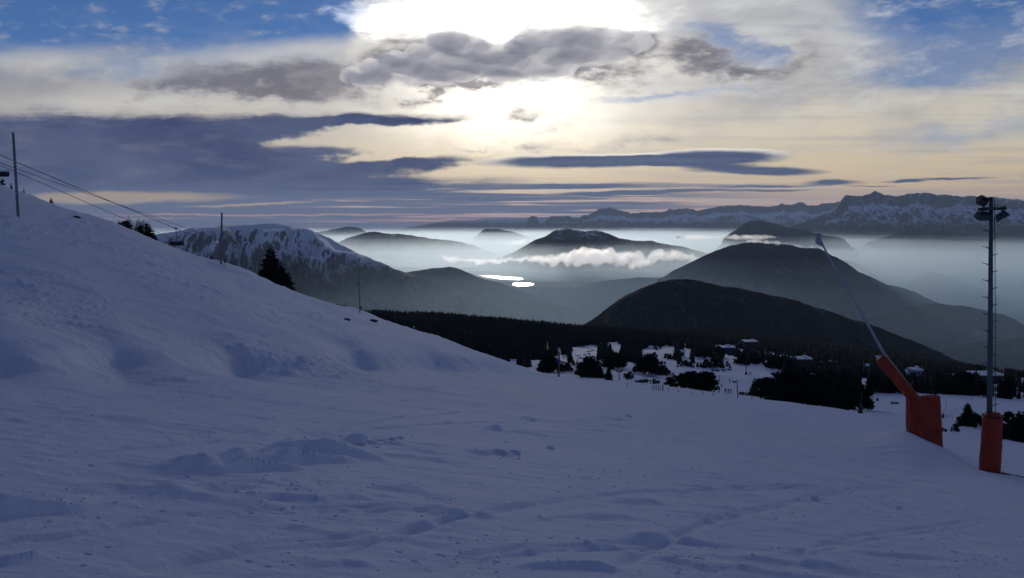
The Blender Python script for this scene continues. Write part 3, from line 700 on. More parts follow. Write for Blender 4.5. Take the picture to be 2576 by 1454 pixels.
def copy_tree(root, loc, rz=0.0, scale=1.0):
    r = root.copy(); S.collection.objects.link(r); r.location = loc; r.rotation_euler = (0, 0, rz); r.scale = (scale,) * 3 if not isinstance(scale, tuple) else scale
    for ch in KIDS.get(root.name, []):
        c = ch.copy(); S.collection.objects.link(c); c.parent = r
        for g in KIDS.get(ch.name, []):
            e = g.copy(); S.collection.objects.link(e); e.parent = c
    return r
_hd = np.exp(np.linspace(math.log(18), math.log(2500), 420)); _hl = np.log(_hd) * LS
def hit(px, py, dmin=0.0):
    """where a sight line first meets the ground beyond dmin"""
    t = t_of(px, py)
    gap = s_of(py) * _hd - base_s(np.full(len(_hd), t), _hl) * _hd
    far = _hd > 150; gap[far] -= detail(t * _hd[far], _hd[far], _hd[far], np.full(far.sum(), t))
    for i in range(1, len(_hd)):
        if _hd[i] > dmin and gap[i] <= 0 < gap[i - 1]:
            k = gap[i - 1] / (gap[i - 1] - gap[i]); d = _hd[i - 1] + (_hd[i] - _hd[i - 1]) * k
            return G(px, py, d)
    j = int(np.argmin(np.where(_hd > max(dmin, 40), np.abs(gap / _hd), 9e9)))
    return G(px, py, float(_hd[j]))
def hgt(p, px_tall): return px_tall / F0 * p.y          # metres that so many photo pixels span there

M_BARK = plain('bark', (0.05, 0.04, 0.035), 0.9)
def needle_mat(m, bs):
    o = node('ShaderNodeObjectInfo'); n = noise(gpos()[0], 1.3, 3, 0.6)
    c = mixc(sstep(n, 0.3, 0.7), (0.010, 0.017, 0.012), (0.026, 0.036, 0.024))
    setc(bs, mixc(N(o.outputs['Random']) * 0.5, c, (0.016, 0.022, 0.018)), 0.8, 0, 0.15)
M_NEEDLE = material('needles', needle_mat)
M_STEEL = plain('galvanised_steel', (0.10, 0.11, 0.125), 0.5, 0.6, 0.4, 0.2, 3.0)
M_PAINT = plain('dark_painted_steel', (0.05, 0.055, 0.06), 0.55, 0.3, 0.4)
M_GREYPOST = plain('weathered_grey_post', (0.20, 0.21, 0.22), 0.75, 0.0, 0.2, 0.3, 2.0)
M_BLACK = plain('black_plastic', (0.02, 0.02, 0.022), 0.6)
M_GLASSY = plain('lamp_glass', (0.25, 0.27, 0.30), 0.15, 0.0, 0.6, 0.1)
M_CONC = plain('concrete', (0.07, 0.068, 0.065), 0.9, 0, 0.1, 0.2, 0.2)
M_RENDER = plain('pale_render', (0.40, 0.40, 0.42), 0.9, 0, 0.1, 0.1, 0.2)
M_WOODWALL = plain('dark_wood_cladding', (0.06, 0.05, 0.045), 0.9, 0, 0.1, 0.3, 0.3)
M_WIN = plain('dark_window', (0.03, 0.035, 0.045), 0.2, 0, 0.5)
M_ROOFSNOW = plain('roof_snow', (0.78, 0.79, 0.83), 0.7, 0, 0.1, 0.05, 0.3)
def padmat(m, bs):
    pos = N(node('ShaderNodeTexCoord').outputs['Object'])
    n = noise(pos, 2.2, 6, 0.6); n2 = noise(pos, 14, 4, 0.6)
    setc(bs, mixc(sstep(n, 0.3, 0.75), (0.38, 0.046, 0.018), (0.24, 0.028, 0.013)), 0.6, 0, 0.25)
    bump(bs, n * 3.0 + n2, 0.5, 0.02)
M_PAD = material('orange_vinyl_padding', padmat)

# ------------------------------------------------------------------ conifers
def spruce_mesh(seed, H, R, levels, per, open_=0.0):
    r_ = random.Random(seed); cr = MB(); tk = MB()
    lean = Vector((r_.uniform(-.03, .03), r_.uniform(-.03, .03), 0)) * H
    axis = lambda z: lean * (z / H) ** 2
    tk.tube([axis(0) + Vector((0, 0, -0.4)), axis(H * .35) + Vector((0, 0, H * .35)), axis(H * .97) + Vector((0, 0, H * .97))], [H * .022 + .04, H * .015 + .02, 0.01], 7)
    for i in range(levels):
        k = i / (levels - 1); z = H * (0.05 + 0.94 * k ** 0.92)
        rr = R * ((1 - k) ** 0.82) * (0.78 + 0.44 * r_.random()) + 0.03 * R
        for j in range(per if k < 0.85 else max(4, per // 2)):
            if r_.random() < open_: continue
            a = 2 * math.pi * (j + r_.random() * .9) / per; q = rr * r_.uniform(0.6, 1.12)
            dirv = Vector((math.cos(a), math.sin(a), 0)); sd = Vector((-math.sin(a), math.cos(a), 0))
            up = (0.35 * k - 0.32 + r_.uniform(-.12, .12)) * q
            o = axis(z) + Vector((0, 0, z)); w = q * r_.uniform(.20, .32)
            mid = o + dirv * q * .55 + Vector((0, 0, up * .4)); tip = o + dirv * q + Vector((0, 0, up))
            cr.face([o, mid - sd * w + Vector((0, 0, -.10 * q)), tip, mid + sd * w + Vector((0, 0, -.10 * q))])
            cr.face([o + dirv * q * .2, mid - Vector((0, 0, w * 1.0)), tip - Vector((0, 0, w * .3)), mid + Vector((0, 0, w * .25))])
            for _ in range(4):
                f = r_.uniform(.45, 1.0); c = o + dirv * q * f + Vector((0, 0, up * f)) + sd * r_.uniform(-1, 1) * w * (1.25 - f)
                e = dirv * r_.uniform(.05, .22) * q + sd * r_.uniform(-.16, .16) * q + Vector((0, 0, r_.uniform(-.16, .08) * q))
                g = sd * .07 * q + Vector((0, 0, r_.uniform(-.08, .08) * q))
                cr.face([c - g, c + g, c + e])
    return tk.mesh('trunk', True), cr.mesh('crown')
def pine_mesh(seed, H, R, tufts):
    """rounded mountain pine: many tufts on upswept limbs"""
    r_ = random.Random(seed); cr = MB(); tk = MB()
    tk.tube([(0, 0, -.4), (r_.uniform(-.1, .1), r_.uniform(-.1, .1), H * .4), (r_.uniform(-.2, .2), r_.uniform(-.2, .2), H * .85)], [H * .028 + .03, H * .02, .02], 7)
    cl = []
    for i in range(15):
        k = (i + r_.random()) / 15; a = r_.random() * 6.283; z = H * (0.16 + 0.78 * k)
        q = R * math.sqrt(max(0.02, 1 - (abs(k - 0.32) / 0.72) ** 2)) * r_.uniform(.35, .85)
        c = Vector((math.cos(a) * q, math.sin(a) * q, z)); cl.append((c, R * r_.uniform(.32, .52)))
        tk.tube([(0, 0, z * .75), c * .6 + Vector((0, 0, z * .35)), c], [H * .008 + .01, H * .006, .008], 5)
    cl.append((Vector((0, 0, H * .9)), R * .26))
    for i in range(tufts):
        c, s = cl[r_.randrange(len(cl))]
        while True:
            d = Vector((r_.uniform(-1, 1), r_.uniform(-1, 1), r_.uniform(-1, 1)))
            if 0.05 < d.length < 1: break
        p = c + Vector((d.x * s, d.y * s, d.z * s * .8)); sz = R * r_.uniform(.11, .20)
        for _ in range(4):
            e = Vector((r_.uniform(-1, 1), r_.uniform(-1, 1), r_.uniform(-.3, 1))).normalized() * sz
            g = e.cross(Vector((r_.uniform(-1, 1), r_.uniform(-1, 1), r_.uniform(-1, 1)))).normalized() * sz * .38
            cr.face([p - g, p + g, p + e])
    return tk.mesh('trunk', True), cr.mesh('crown')
PROTO = {}
def proto(kind, i):
    if (kind, i) not in PROTO:
        if kind == 'spruce': PROTO[kind, i] = spruce_mesh(100 + i, 10.0, (2.3, 2.7, 2.0, 3.1)[i % 4], 26, 8, 0.05)
        elif kind == 'fine': PROTO[kind, i] = spruce_mesh(200 + i, 10.0, (2.9, 3.6)[i % 2], 40, 12, 0.04)
        elif kind == 'open': PROTO[kind, i] = spruce_mesh(300 + i, 10.0, (2.6, 2.2)[i % 2], 15, 8, 0.25)
        else: PROTO[kind, i] = pine_mesh(400 + i, 10.0, (3.6, 4.4, 3.0, 4.0)[i % 4], 900)
        for me, m in zip(PROTO[kind, i], (M_BARK, M_NEEDLE)): me.materials.append(m)
    return PROTO[kind, i]
NTREES = [0]
def tree(name, p, H, kind, i, label, group=None, wide=1.0):
    tk, cr = proto(kind, i)
    r = empty(name, p, rng.uniform(0, 6.28)); k = H / 10.0; r.scale = (k * wide, k * wide, k)
    link('trunk', tk, M_BARK, r); link('crown', cr, M_NEEDLE, r)
    NTREES[0] += 1
    return tag(r, label, 'tree', group)
def tree_px(name, px, top, base, d, kind, i, label, group=None, wide=1.0):
    p = G(px, base, d); zt = s_of(top) * d
    return tree(name, p, max(0.5, zt - p.z), kind, i, label, group, wide)

# along the left-hand crest
for px, top, d, kind, i, lab, wd in [
        (298, 550, 104, 'open', 0, 'thin ragged spruce at the left of the clump on the snowy crest', 1.6), (324, 538, 106, 'open', 1, 'tallest bare-branched spruce of the clump on the snowy crest', 1.1),
        (346, 546, 102, 'spruce', 0, 'dense dark spruce in the middle of the crest clump', 1.5), (358, 549, 106, 'spruce', 3, 'dark spruce right of the middle of the crest clump', 1.6),
        (372, 556, 103, 'spruce', 1, 'broad spruce at the right of the crest clump, beside the chairlift chair', 1.7), (314, 556, 103, 'pine', 0, 'low bushy pine under the ragged spruces on the crest', 1.3),
        (387, 580, 102, 'spruce', 2, 'short spruce at the right foot of the crest clump', 1.7), (676, 610, 132, 'fine', 0, 'big dark spruce between the second and third snow poles', 1.12),
        (704, 652, 136, 'fine', 1, 'lower spruce leaning out right of the big dark spruce', 1.1), (726, 682, 134, 'spruce', 3, 'small spruce at the right foot of the big dark spruce', 1.1),
        (128, 495, 90, 'spruce', 1, 'small lone spruce on the crest right of the first pole', 1.3), (6, 454, 88, 'pine', 1, 'bushy little pine at the left end of the crest', 0.8),
        (28, 468, 86, 'spruce', 2, 'tiny spruce just left of the first pole', 1.2), (60, 481, 87, 'open', 0, 'tiny spindly spruce just right of the first pole', 1.0),
        (531, 641, 96, 'spruce', 3, 'tiny spruce left of the second pole', 1.3), (567, 648, 98, 'spruce', 0, 'little spruce poking up behind the second pole', 1.0), (908, 766, 112, 'spruce', 2, 'tiny spruce behind the third pole', 1.0)]:
    p = G(px, 700, d); x = t_of(px, top) * d; p = Vector((x, d, float(ground_z(x, d)[0])))
    tree('spruce_tree' if kind != 'pine' else 'pine_tree', p, max(0.7, s_of(top) * d - p.z), kind, i, lab, None, wd)
# single trees on the right, then the groves
for px, top, d, kind, i, lab, wd in [
        (2436, 1008, 128, 'fine', 0, 'spruce with layered branches left of the floodlight mast', 1.25), (2455, 1040, 124, 'pine', 1, 'bushy pine against the layered spruce', 1.0), (2412, 1048, 122, 'pine', 2, 'round little bush left of the layered spruce', 1.2),
        (2536, 1036, 108, 'pine', 0, 'dark pine right of the floodlight mast', 1.0), (2566, 1030, 106, 'fine', 1, 'tall spruce at the right edge of the view', 1.3), (2590, 1040, 112, 'pine', 3, 'pine cut by the right edge of the view', 1.0), (2522, 1066, 102, 'pine', 2, 'low pine bush just right of the orange mast padding', 1.0),
        (2163, 968, 172, 'pine', 3, 'rounded pine beside the thin padded pole', 1.2), (2182, 984, 175, 'pine', 1, 'smaller pine right of the rounded one', 1.1), (2140, 975, 176, 'spruce', 3, 'spruce left of the thin padded pole', 1.3),
        (1897, 949, 265, 'spruce', 1, 'small pointed spruce standing by low bushes on the piste', 1.3)]:
    x = t_of(px, top) * d; p = Vector((x, d, float(ground_z(x, d)[0])))
    tree('spruce_tree' if kind != 'pine' else 'pine_tree', p, max(0.7, s_of(top) * d - p.z), kind, i, lab, None, wd)
def grove(lst, lab, grp, dj):
    for n, (px, top, d) in enumerate(lst):
        d += rng.uniform(-dj, dj); x = t_of(px, top) * d; p = Vector((x, d, float(ground_z(x, d)[0])))
        k = 'pine' if rng.random() < .62 else 'spruce'
        tree(k + '_tree', p, max(0.8, s_of(top) * d - p.z), k, rng.randrange(4), lab, grp, 1.3)
grove([(1684, 950, 225), (1700, 944, 226), (1716, 938, 228), (1732, 936, 230), (1748, 932, 230), (1762, 931, 232), (1776, 936, 232), (1788, 946, 232), (1724, 955, 222), (1752, 952, 222), (1772, 956, 224), (1700, 962, 221), (1690, 958, 223), (1740, 944, 226), (1760, 943, 227), (1712, 948, 225), (1780, 950, 228), (1736, 964, 220), (1762, 966, 220), (1784, 966, 222), (1716, 968, 219)],
      'dark conifer in the rounded grove left of the skiers', 'grove left of the skiers', 4)
grove([(1915, 955, 190), (1930, 950, 176), (1948, 946, 172), (1966, 940, 172), (1985, 936, 168), (2003, 938, 166), (2022, 936, 164), (2042, 940, 162), (2060, 946, 158), (2078, 950, 154), (2095, 955, 150), (2110, 962, 148), (2126, 968, 150), (1940, 972, 160), (1975, 966, 158), (2010, 962, 156), (2048, 968, 150), (2085, 978, 146), (1926, 985, 166), (2120, 990, 140)],
      'dark conifer in the long grove behind the piste edge', 'long grove behind the piste edge', 6)
for n, px in enumerate((1862, 1870, 1878, 1886)):
    d = 262 + n; x = t_of(px, 972) * d; p = Vector((x, d, float(ground_z(x, d)[0])))
    tree('pine_bush', p, 1.1, 'pine', n, 'knee-high pine bush left of the small pointed spruce', 'low bushes on the piste', 1.7)
for n, px in enumerate((2370, 2378, 2394, 2401, 2408)):
    p = hit(px, 1088, 60)
    tree('pine_bush', p, (0.5, 0.4, 0.7, 1.1, 0.6)[n], 'pine', n % 4, 'low twig bush in the row on the snow left of the mast', 'row of low bushes left of the mast', 1.1)

# clumps around the clearings below the village
ORD = ['conifer first', 'conifer second', 'conifer third', 'conifer fourth', 'conifer fifth', 'conifer sixth', 'conifer seventh', 'conifer eighth']
def clump(x0, x1, top, base, n, lab, grp, pine=0.6, dmin=190):
    for k in range(n):
        px = x0 + (x1 - x0) * (k + rng.uniform(.2, .8)) / n
        p = hit(px, base + rng.uniform(-4, 0), dmin)
        e = 1 - abs((px - (x0 + x1) / 2) / ((x1 - x0) / 2)) ** 2 * 0.45
        kd = 'pine' if rng.random() < pine else 'spruce'
        o_lab = lab if n > 8 else lab.replace('dark conifer', ORD[k] + ' from the left')
        tree(kd + '_tree', p, hgt(p, (base - top) * e * rng.uniform(.82, 1.05)), kd, rng.randrange(4), o_lab, grp, 1.25 if kd == 'spruce' else 1.1)
for i, (x0, x1, top, base, n, pine) in enumerate([(1456, 1514, 896, 952, 9, .8), (1522, 1568, 884, 930, 7, .5), (1570, 1594, 934, 955, 4, .5), (1611, 1656, 893, 944, 8, .8), (1648, 1684, 920, 946, 6, .8), (1355, 1402, 893, 938, 8, .5),
        (1672, 1698, 886, 904, 6, .4), (1701, 1748, 906, 925, 8, .7), (1750, 1838, 902, 926, 12, .2), (1634, 1654, 886, 900, 4, .4), (1797, 1820, 874, 902, 6, .3), (1846, 1925, 894, 918, 14, .5), (1925, 1992, 896, 930, 12, .5), (1428, 1452, 902, 920, 4, .4), (1405, 1440, 915, 938, 6, .6), (1500, 1545, 900, 915, 6, .5), (1590, 1625, 918, 938, 6, .7), (1655, 1672, 905, 918, 4, .5), (1640, 1664, 868, 880, 5, .2), (1775, 1800, 888, 900, 5, .3)]):
    clump(x0, x1, top, base, n, 'dark conifer in %s' % ('the dense pine clump on the piste edge left of the lone spruce', 'the dark stand above the lone pointed spruce', 'the small clump right of the lone pointed spruce', 'the big rounded pine clump behind the lift gantry',
        'the low clump just above the grove by the skiers', 'the stand behind the tall pole on the crest', 'the little row on the upper snow clearing', 'the low hedge-like row above the skiers', 'the loose row of pointed trees under the village', 'the small tuft left of the upper clearing',
        'the stand at the left end of the long building', 'the slope edge behind the tall lamp mast', 'the dark bank right of the tall lamp mast', 'the tuft under the small lift pylons', 'the clump right of the tall pole on the crest', 'the short row above the pine clump', 'the clump left of the big rounded pines', 'the tuft in the middle of the upper clearing', 'the far row at the top of the upper clearing', 'the tuft left of the long apartment block')[i],
        ('pine clump on the piste edge', 'stand above the lone spruce', 'small clump by the lone spruce', 'pine clump behind the gantry', 'low clump above the grove', 'stand behind the tall pole', 'row on the upper clearing', 'hedge-like row', 'loose row under the village', 'tuft left of the upper clearing',
         'stand by the long building', 'slope edge behind the lamp mast', 'bank right of the lamp mast', 'tuft under the pylons', 'clump right of the tall pole', 'short row above the pine clump', 'clump left of the big pines', 'tuft in the upper clearing', 'row atop the upper clearing', 'tuft by the long block')[i], pine)
p = hit(1530, 956, 190); tree('spruce_tree', p, hgt(p, 38), 'fine', 0, 'lone pointed spruce on the snow between two dark clumps', None, 1.2)

# clearings of snow among the trees (outlines in the photo)
CLEAR = [[(1434, 878), (1470, 871), (1502, 870), (1504, 900), (1480, 908), (1446, 906)], [(1381, 897), (1428, 899), (1430, 916), (1392, 916)], [(1522, 861), (1543, 862), (1563, 868), (1556, 884), (1545, 882), (1540, 868)],
         [(1507, 907), (1522, 905), (1520, 958), (1508, 958)], [(1545, 918), (1590, 916), (1586, 940), (1568, 958), (1547, 957)], [(1590, 942), (1668, 944), (1668, 985), (1590, 972)],
         [(1612, 880), (1650, 872), (1698, 872), (1698, 900), (1700, 926), (1640, 924), (1622, 905)], [(1709, 880), (1738, 880), (1738, 903), (1712, 902)], [(1682, 926), (1740, 922), (1860, 924), (1925, 909), (1962, 928), (1930, 946), (1905, 975), (1960, 1005), (1680, 1000), (1668, 950)],
         [(1742, 902), (1794, 900), (1794, 924), (1745, 923)], [(1817, 889), (1858, 905), (1850, 920), (1815, 916)], [(2024, 952), (2066, 951), (2064, 966), (2030, 976)], [(2156, 962), (2182, 962), (2180, 975), (2160, 974)],
         [(2189, 996), (2210, 990), (2245, 1004), (2262, 1030), (2262, 1060), (2150, 1045), (2150, 1030)], [(2362, 1016), (2390, 1008), (2416, 1014), (2420, 1040), (2600, 1020), (2600, 1200), (2362, 1110)], [(2448, 1016), (2470, 1020), (2544, 1024), (2600, 1026), (2600, 1060), (2440, 1050)],
         [(1296, 925), (1310, 915), (1292, 906), (1275, 908)], [(1458, 944), (1470, 930), (1462, 926), (1450, 942)], [(1400, 880), (1412, 878), (1412, 890), (1402, 892)], [(1372, 862), (1378, 860), (1380, 872), (1374, 874)], [(1490, 950), (1500, 948), (1502, 957), (1490, 957)]]
def inside(x, y, poly):
    c = False; n = len(poly)
    for i in range(n):
        x1, y1 = poly[i]; x2, y2 = poly[i - 1]
        if (y1 > y) != (y2 > y) and x < (x2 - x1) * (y - y1) / (y2 - y1) + x1: c = not c
    return c
def clear_np(px, py):
    out = np.zeros(len(px), bool)
    for poly in CLEAR:
        c = np.zeros(len(px), bool)
        for i in range(len(poly)):
            x1, y1 = poly[i]; x2, y2 = poly[i - 1]
            if y1 == y2: continue
            c ^= ((y1 > py) != (y2 > py)) & (px < (x2 - x1) * (py - y1) / (y2 - y1) + x1)
        out |= c
    return out
def project(x, y, z):
    f = y * CP - z * SP; u = y * SP + z * CP
    return W0 / 2 + x / f * F0, H0 / 2 - u / f * F0
for bx0, by0, bx1, by1 in [(1873, 857, 1905, 874), (1796, 871, 1850, 884), (1834, 881, 1872, 890), (1880, 886, 1914, 894), (1918, 889, 1950, 897), (1951, 895, 1984, 903), (1998, 901, 2044, 912), (2055, 912, 2108, 918), (2166, 918, 2190, 926), (2272, 933, 2296, 944), (2297, 929, 2321, 950), (2378, 945, 2406, 952), (2458, 941, 2528, 962), (2546, 960, 2600, 971),
        (1489, 841, 1519, 846), (1533, 838, 1564, 843), (1652, 849, 1678, 853), (1708, 856, 1730, 861), (1734, 857, 1754, 862)]:
    by1 = by0 + (by1 - by0) * 0.6
    CLEAR.append([(bx0 + 3, by0), (bx1 - 3, by0), (bx1 - 3, by1), (bx0 + 3, by1)])
# scattered over the plateau; the closest are trees of their own, the rest one forest
rs = np.random.default_rng(5)
n = 60000
d = 235 * np.exp(rs.random(n) ** 0.62 * math.log(2300 / 235)); t = -0.26 + rs.random(n) * 1.02
keep = rs.random(n) < np.clip(0.25 + d / 1500, 0, 1)
d = d[keep]; t = t[keep]; x = t * d; z = ground_z(x, d)
H = (5.0 + 4.5 * rs.random(len(d))) * (1 + 0.45 * sm(d, 500, 1200))
px, py = project(x, d, z); _, ptop = project(x, d, z + H)
bad = np.zeros(len(d), bool)
for k in (0.0, 0.25, 0.5, 0.75, 0.95):
    bad |= clear_np(px, py + (ptop - py) * k)
bad |= (d < 480) & (px > 1330) & (px < 2000)
bad |= (d < 300) & (px > 2150)
bad |= (d < 330) & (px < 1330)
bad |= fbm(x / 130, d / 130, 77, 3) < -0.42 - 0.3 * sm(d, 500, 900)
x, d, z, H, px, py = (a[~bad] for a in (x, d, z, H, px, py))
o_ = np.argsort(d); x, d, z, H, px, py = (a[o_] for a in (x, d, z, H, px, py))
NEAR = 70
cnt = 0; far_i = []
for i in range(len(d)):
    if cnt < NEAR and 1990 < px[i] < 2590 and d[i] < 640:
        cnt += 1
        k = 'pine' if rng.random() < .45 else 'spruce'
        side = 'left of the orange snow lance' if px[i] < 2270 else 'between the snow lance and the floodlight mast' if px[i] < 2480 else 'right of the floodlight mast'
        tree(k + '_tree', (x[i], d[i], z[i]), H[i], k, rng.randrange(4), 'dark %s at the forest edge %s' % (k, side), 'forest edge ' + side, 1.2)
    else: far_i.append(i)
fi = np.array(far_i); x, d, z, H = x[fi], d[fi], z[fi], H[fi]
nT = len(x); SIDES = 6
ang = rs.random((nT, 1, 1)) * 6.28 + np.arange(SIDES)[None, None, :] * 2 * math.pi / SIDES
lv = np.array([[0.06, 0.62], [0.30, 0.84], [0.56, 1.0]])
rad = np.array([0.21, 0.165, 0.105])[None, :, None] * H[:, None, None] * (0.75 + 0.5 * rs.random((nT, 3, SIDES)))
cx = x[:, None, None] + np.cos(ang) * rad; cyy = d[:, None, None] + np.sin(ang) * rad
cz = (z[:, None, None] + (lv[None, :, 0, None] + (rs.random((nT, 3, SIDES)) - .5) * .10) * H[:, None, None])
ring = np.stack([cx, cyy, cz], -1)                                  # nT,3,S,3
apex = np.stack([np.repeat(x[:, None], 3, 1), np.repeat(d[:, None], 3, 1), z[:, None] + lv[None, :, 1] * H[:, None]], -1)[:, :, None, :]
vv = np.concatenate([ring, apex], 2).reshape(-1, 3)
b = np.arange(nT * 3)[:, None] * (SIDES + 1); s0 = np.arange(SIDES)[None, :]
tri = np.stack([b + s0, b + (s0 + 1) % SIDES, np.repeat(b + SIDES, SIDES, 1)], -1).reshape(-1, 3)
tag(link('conifer_forest', mesh_np('conifer_forest', vv, None, tri, False), M_NEEDLE), 'black conifer forest covering the plateau around the resort', kind='stuff')

# ------------------------------------------------------------------ the floodlight mast on the right
DM = 25.0
foot = P(2489, 1178, DM); foot.z = float(ground_z(foot.x, DM)[0])
mast = tag(empty('floodlight_mast', foot), 'tall grey floodlight mast with step pegs and orange foot padding', 'floodlight mast')
def L(px, py, dd=0.0): return P(px, py, DM + dd) - foot
top = L(2492, 498); ax = lambda k: Vector((top.x * k, top.y * k, top.z * k))
part(MB().tube([(0, 0, -0.6), ax(0.5), top], [0.094, 0.075, 0.058], 20), 'pole', M_STEEL, mast, True)
part(MB().tube([top, top + Vector((0, 0, 0.03))], [0.066, 0.066], 20), 'end_cap', M_PAINT, mast)
for k in range(13):
    for side, y0 in ((-1, 579.3), (1, 598.7)):
        py = y0 + k * 41.9
        if py > 1030: continue
        c = L(2490, py); x0 = (0.058 + 0.03 * (py - 500) / 540) * side
        part(MB().tube([c + Vector((x0, 0, -0.012)), c + Vector((x0 + side * .08, 0, 0)), c + Vector((x0 + side * .155, 0, .012)), c + Vector((x0 + side * .175, 0, .035))], 0.011, 6)
             .tube([c + Vector((x0 * .8, 0, -.05)), c + Vector((x0 + side * .06, 0, -.005))], 0.012, 5), 'step_peg', M_PAINT, mast)
part(MB().tube([L(2500, 500), L(2502, 620), L(2503, 800), L(2503, 1040)], 0.010, 6), 'power_cable', M_BLACK, mast)
part(MB().tube([L(2460, 527), L(2530, 524)], 0.045, 4).box(L(2490, 525), (0.30, 0.30, 0.10)), 'cross_arm', M_PAINT, mast)
part(MB().tube([L(2500, 519), L(2512, 516), L(2522, 520), L(2528, 517)], 0.012, 6), 'wiring', M_BLACK, mast)
def rot(ax_, a): return Matrix.Rotation(math.radians(a), 3, ax_)
def lamp(px, py, size, M, bend):
    h = MB().box((0, 0, 0), size, None, 0.84)
    o = part(h, 'floodlight', M_PAINT, mast); o.location = L(px, py); o.rotation_euler = M.to_euler()
    g = MB().box((0, 0, -size[2] / 2 - .004), (size[0] * .9, size[1] * .86, .012)).build('lamp_glass', M_GLASSY, o); KIDS.setdefault(o.name, []).append(g)
    f = MB()
    for q in range(5): f.box((size[0] * (-.36 + .18 * q), 0, size[2] * .5 + .03), (.012, size[1] * .6, .06))
    KIDS[o.name].append(f.build('cooling_fins', M_PAINT, o))
lamp(2471, 544, (0.38, 0.32, 0.17), rot('X', 22), 0)
lamp(2520, 545, (0.32, 0.30, 0.15), rot('Y', -28) @ rot('X', -20), 0)
lamp(2470, 505, (0.29, 0.26, 0.19), rot('Y', 24) @ rot('X', 55), 0)
part(MB().tube([L(2471, 534), L(2472, 527)], .03, 6).tube([L(2464, 536), L(2478, 536)], .02, 6).tube([L(2473, 524), L(2475, 510)], .035, 6), 'lamp_bracket', M_PAINT, mast)
part(MB().tube([L(2520, 537), L(2520, 526)], .03, 6).tube([L(2514, 541), L(2507, 545), L(2506, 550), L(2511, 551)], .012, 6).tube([L(2527, 537), L(2527, 519)], .016, 6), 'lamp_bracket', M_PAINT, mast)
# padding: a wrinkled sleeve, its hem following the snow
def sleeve(r, z0, z1, seed, n=28, rows=22, sq=0.0, lean=0.0):
    v = []; f = []
    for i in range(rows + 1):
        k = i / rows; z = z0 + (z1 - z0) * k
        for j in range(n):
            a = 2 * math.pi * j / n
            rr = r * (1.0 + 0.05 * (1 - k))
            if k > 0.90: rr *= 1 - 0.30 * ((k - .90) / .10) ** 2
            w = float(vnoise(np.array([math.cos(a) * 1.6 + seed]), np.array([z * 1.7 + math.sin(a) * 1.6]), seed)[0])
            rr *= 1 + 0.05 * w + 0.012 * math.sin(z * 19 + a * 2)
            v.append((math.cos(a) * rr + lean * z, math.sin(a) * rr, z))
    for i in range(rows):
        for j in range(n):
            f.append((i * n + j, i * n + (j + 1) % n, (i + 1) * n + (j + 1) % n, (i + 1) * n + j))
    f.append(tuple(rows * n + j for j in range(n)))
    m = MB(); m.v = v; m.f = f; return m
part(sleeve(0.295, -0.45, L(2489, 1038).z, 3), 'padding', M_PAD, mast, True)
part(MB().tube([(0, 0, L(0, 1046).z), (0, 0, L(0, 1044).z)], [.31, .31], 24), 'strap', M_BLACK, mast)
# thawed grass beside the foot
gm = MB()
for k in range(420):
    a = rng.random(); x = foot.x + 0.25 + a * 0.95 + rng.gauss(0, .08); y = foot.y - 0.1 + a * 0.05 + rng.gauss(0, .10)
    z = float(ground_z(x, y)[0]); h = rng.uniform(.02, .08) * (1.1 - a); w = .012
    gm.face([(x - w, y, z - .01), (x + w, y, z - .01), (x + rng.uniform(-.06, .06), y + rng.uniform(-.05, .05), z + h)])
tag(gm.build('grass', plain('dead_grass', (0.05, 0.045, 0.025), 0.9)), 'strip of dead grass showing in the snow at the mast foot', kind='stuff')

# ------------------------------------------------------------------ the snow lance
M_PIPE = plain('bare_aluminium_pipe', (0.34, 0.36, 0.40), 0.5, 0.2, 0.4, 0.15, 3.0)
DL = 30.0
fl = P(2322, 1098, DL); fl.z = float(ground_z(fl.x, DL)[0])
lance = tag(empty('snow_lance', fl), 'slanting grey snow-making lance rising from an orange padded base', 'snow gun')
def LL(px, py, dd=0.0): return P(px, py, DL + dd) - fl
part(MB().tube([LL(2300, 988), LL(2222, 888), LL(2148, 753), LL(2084, 646), LL(2064, 606)], [0.055, 0.052, 0.042, 0.036, 0.034], 12), 'lance_pipe', M_PIPE, lance, True)
hd = MB(); a, b = LL(2057.5, 612), LL(2057.5, 587); M = Matrix.Identity(3)
hd.box((a + b) / 2, (0.16, 0.16, (b - a).length)); hd.face([a + Vector((-.08, -.08, 0)), a + Vector((.08, -.08, 0)), LL(2068, 622)]); hd.face([a + Vector((.08, .08, 0)), a + Vector((-.08, .08, 0)), LL(2068, 622)])
head = part(hd, 'nozzle_head', M_PIPE, lance)
nz = MB()
for k in range(4): nz.tube([b + Vector((-.05 + .033 * k, -.085, -.06)), b + Vector((-.05 + .033 * k, -.10, -.06))], .012, 8)
for k in range(3): nz.tube([b + Vector((-.05 + .05 * k, -.085, -.22)), b + Vector((-.05 + .05 * k, -.10, -.22))], .012, 8)
KIDS.setdefault(head.name, []).append(nz.build('nozzle', M_PAINT, head))
def wr_tube(p0, p1, r, seed, n=22, rows=24):
    v = []; f = []; t = (p1 - p0).normalized(); u = t.cross(Vector((0, 1, 0))).normalized(); w = t.cross(u)
    for i in range(rows + 1):
        k = i / rows; c = p0.lerp(p1, k)
        for j in range(n):
            q = 2 * math.pi * j / n
            rr = r * (1 + .06 * float(vnoise(np.array([math.cos(q) * 1.5 + seed]), np.array([k * 5 + math.sin(q) * 1.5]), seed)[0]) + .012 * math.sin(k * 60))
            if k < .05: rr *= .8 + 4 * k
            v.append(tuple(c + (u * math.cos(q) + w * math.sin(q)) * rr))
    for i in range(rows):
        for j in range(n): f.append((i * n + j, i * n + (j + 1) % n, (i + 1) * n + (j + 1) % n, (i + 1) * n + j))
    f.append(tuple(range(n))[::-1]); m = MB(); m.v = v; m.f = f; return m
part(wr_tube(LL(2213, 901), LL(2316, 1022), 0.215, 5), 'pipe_padding', M_PAD, lance, True)
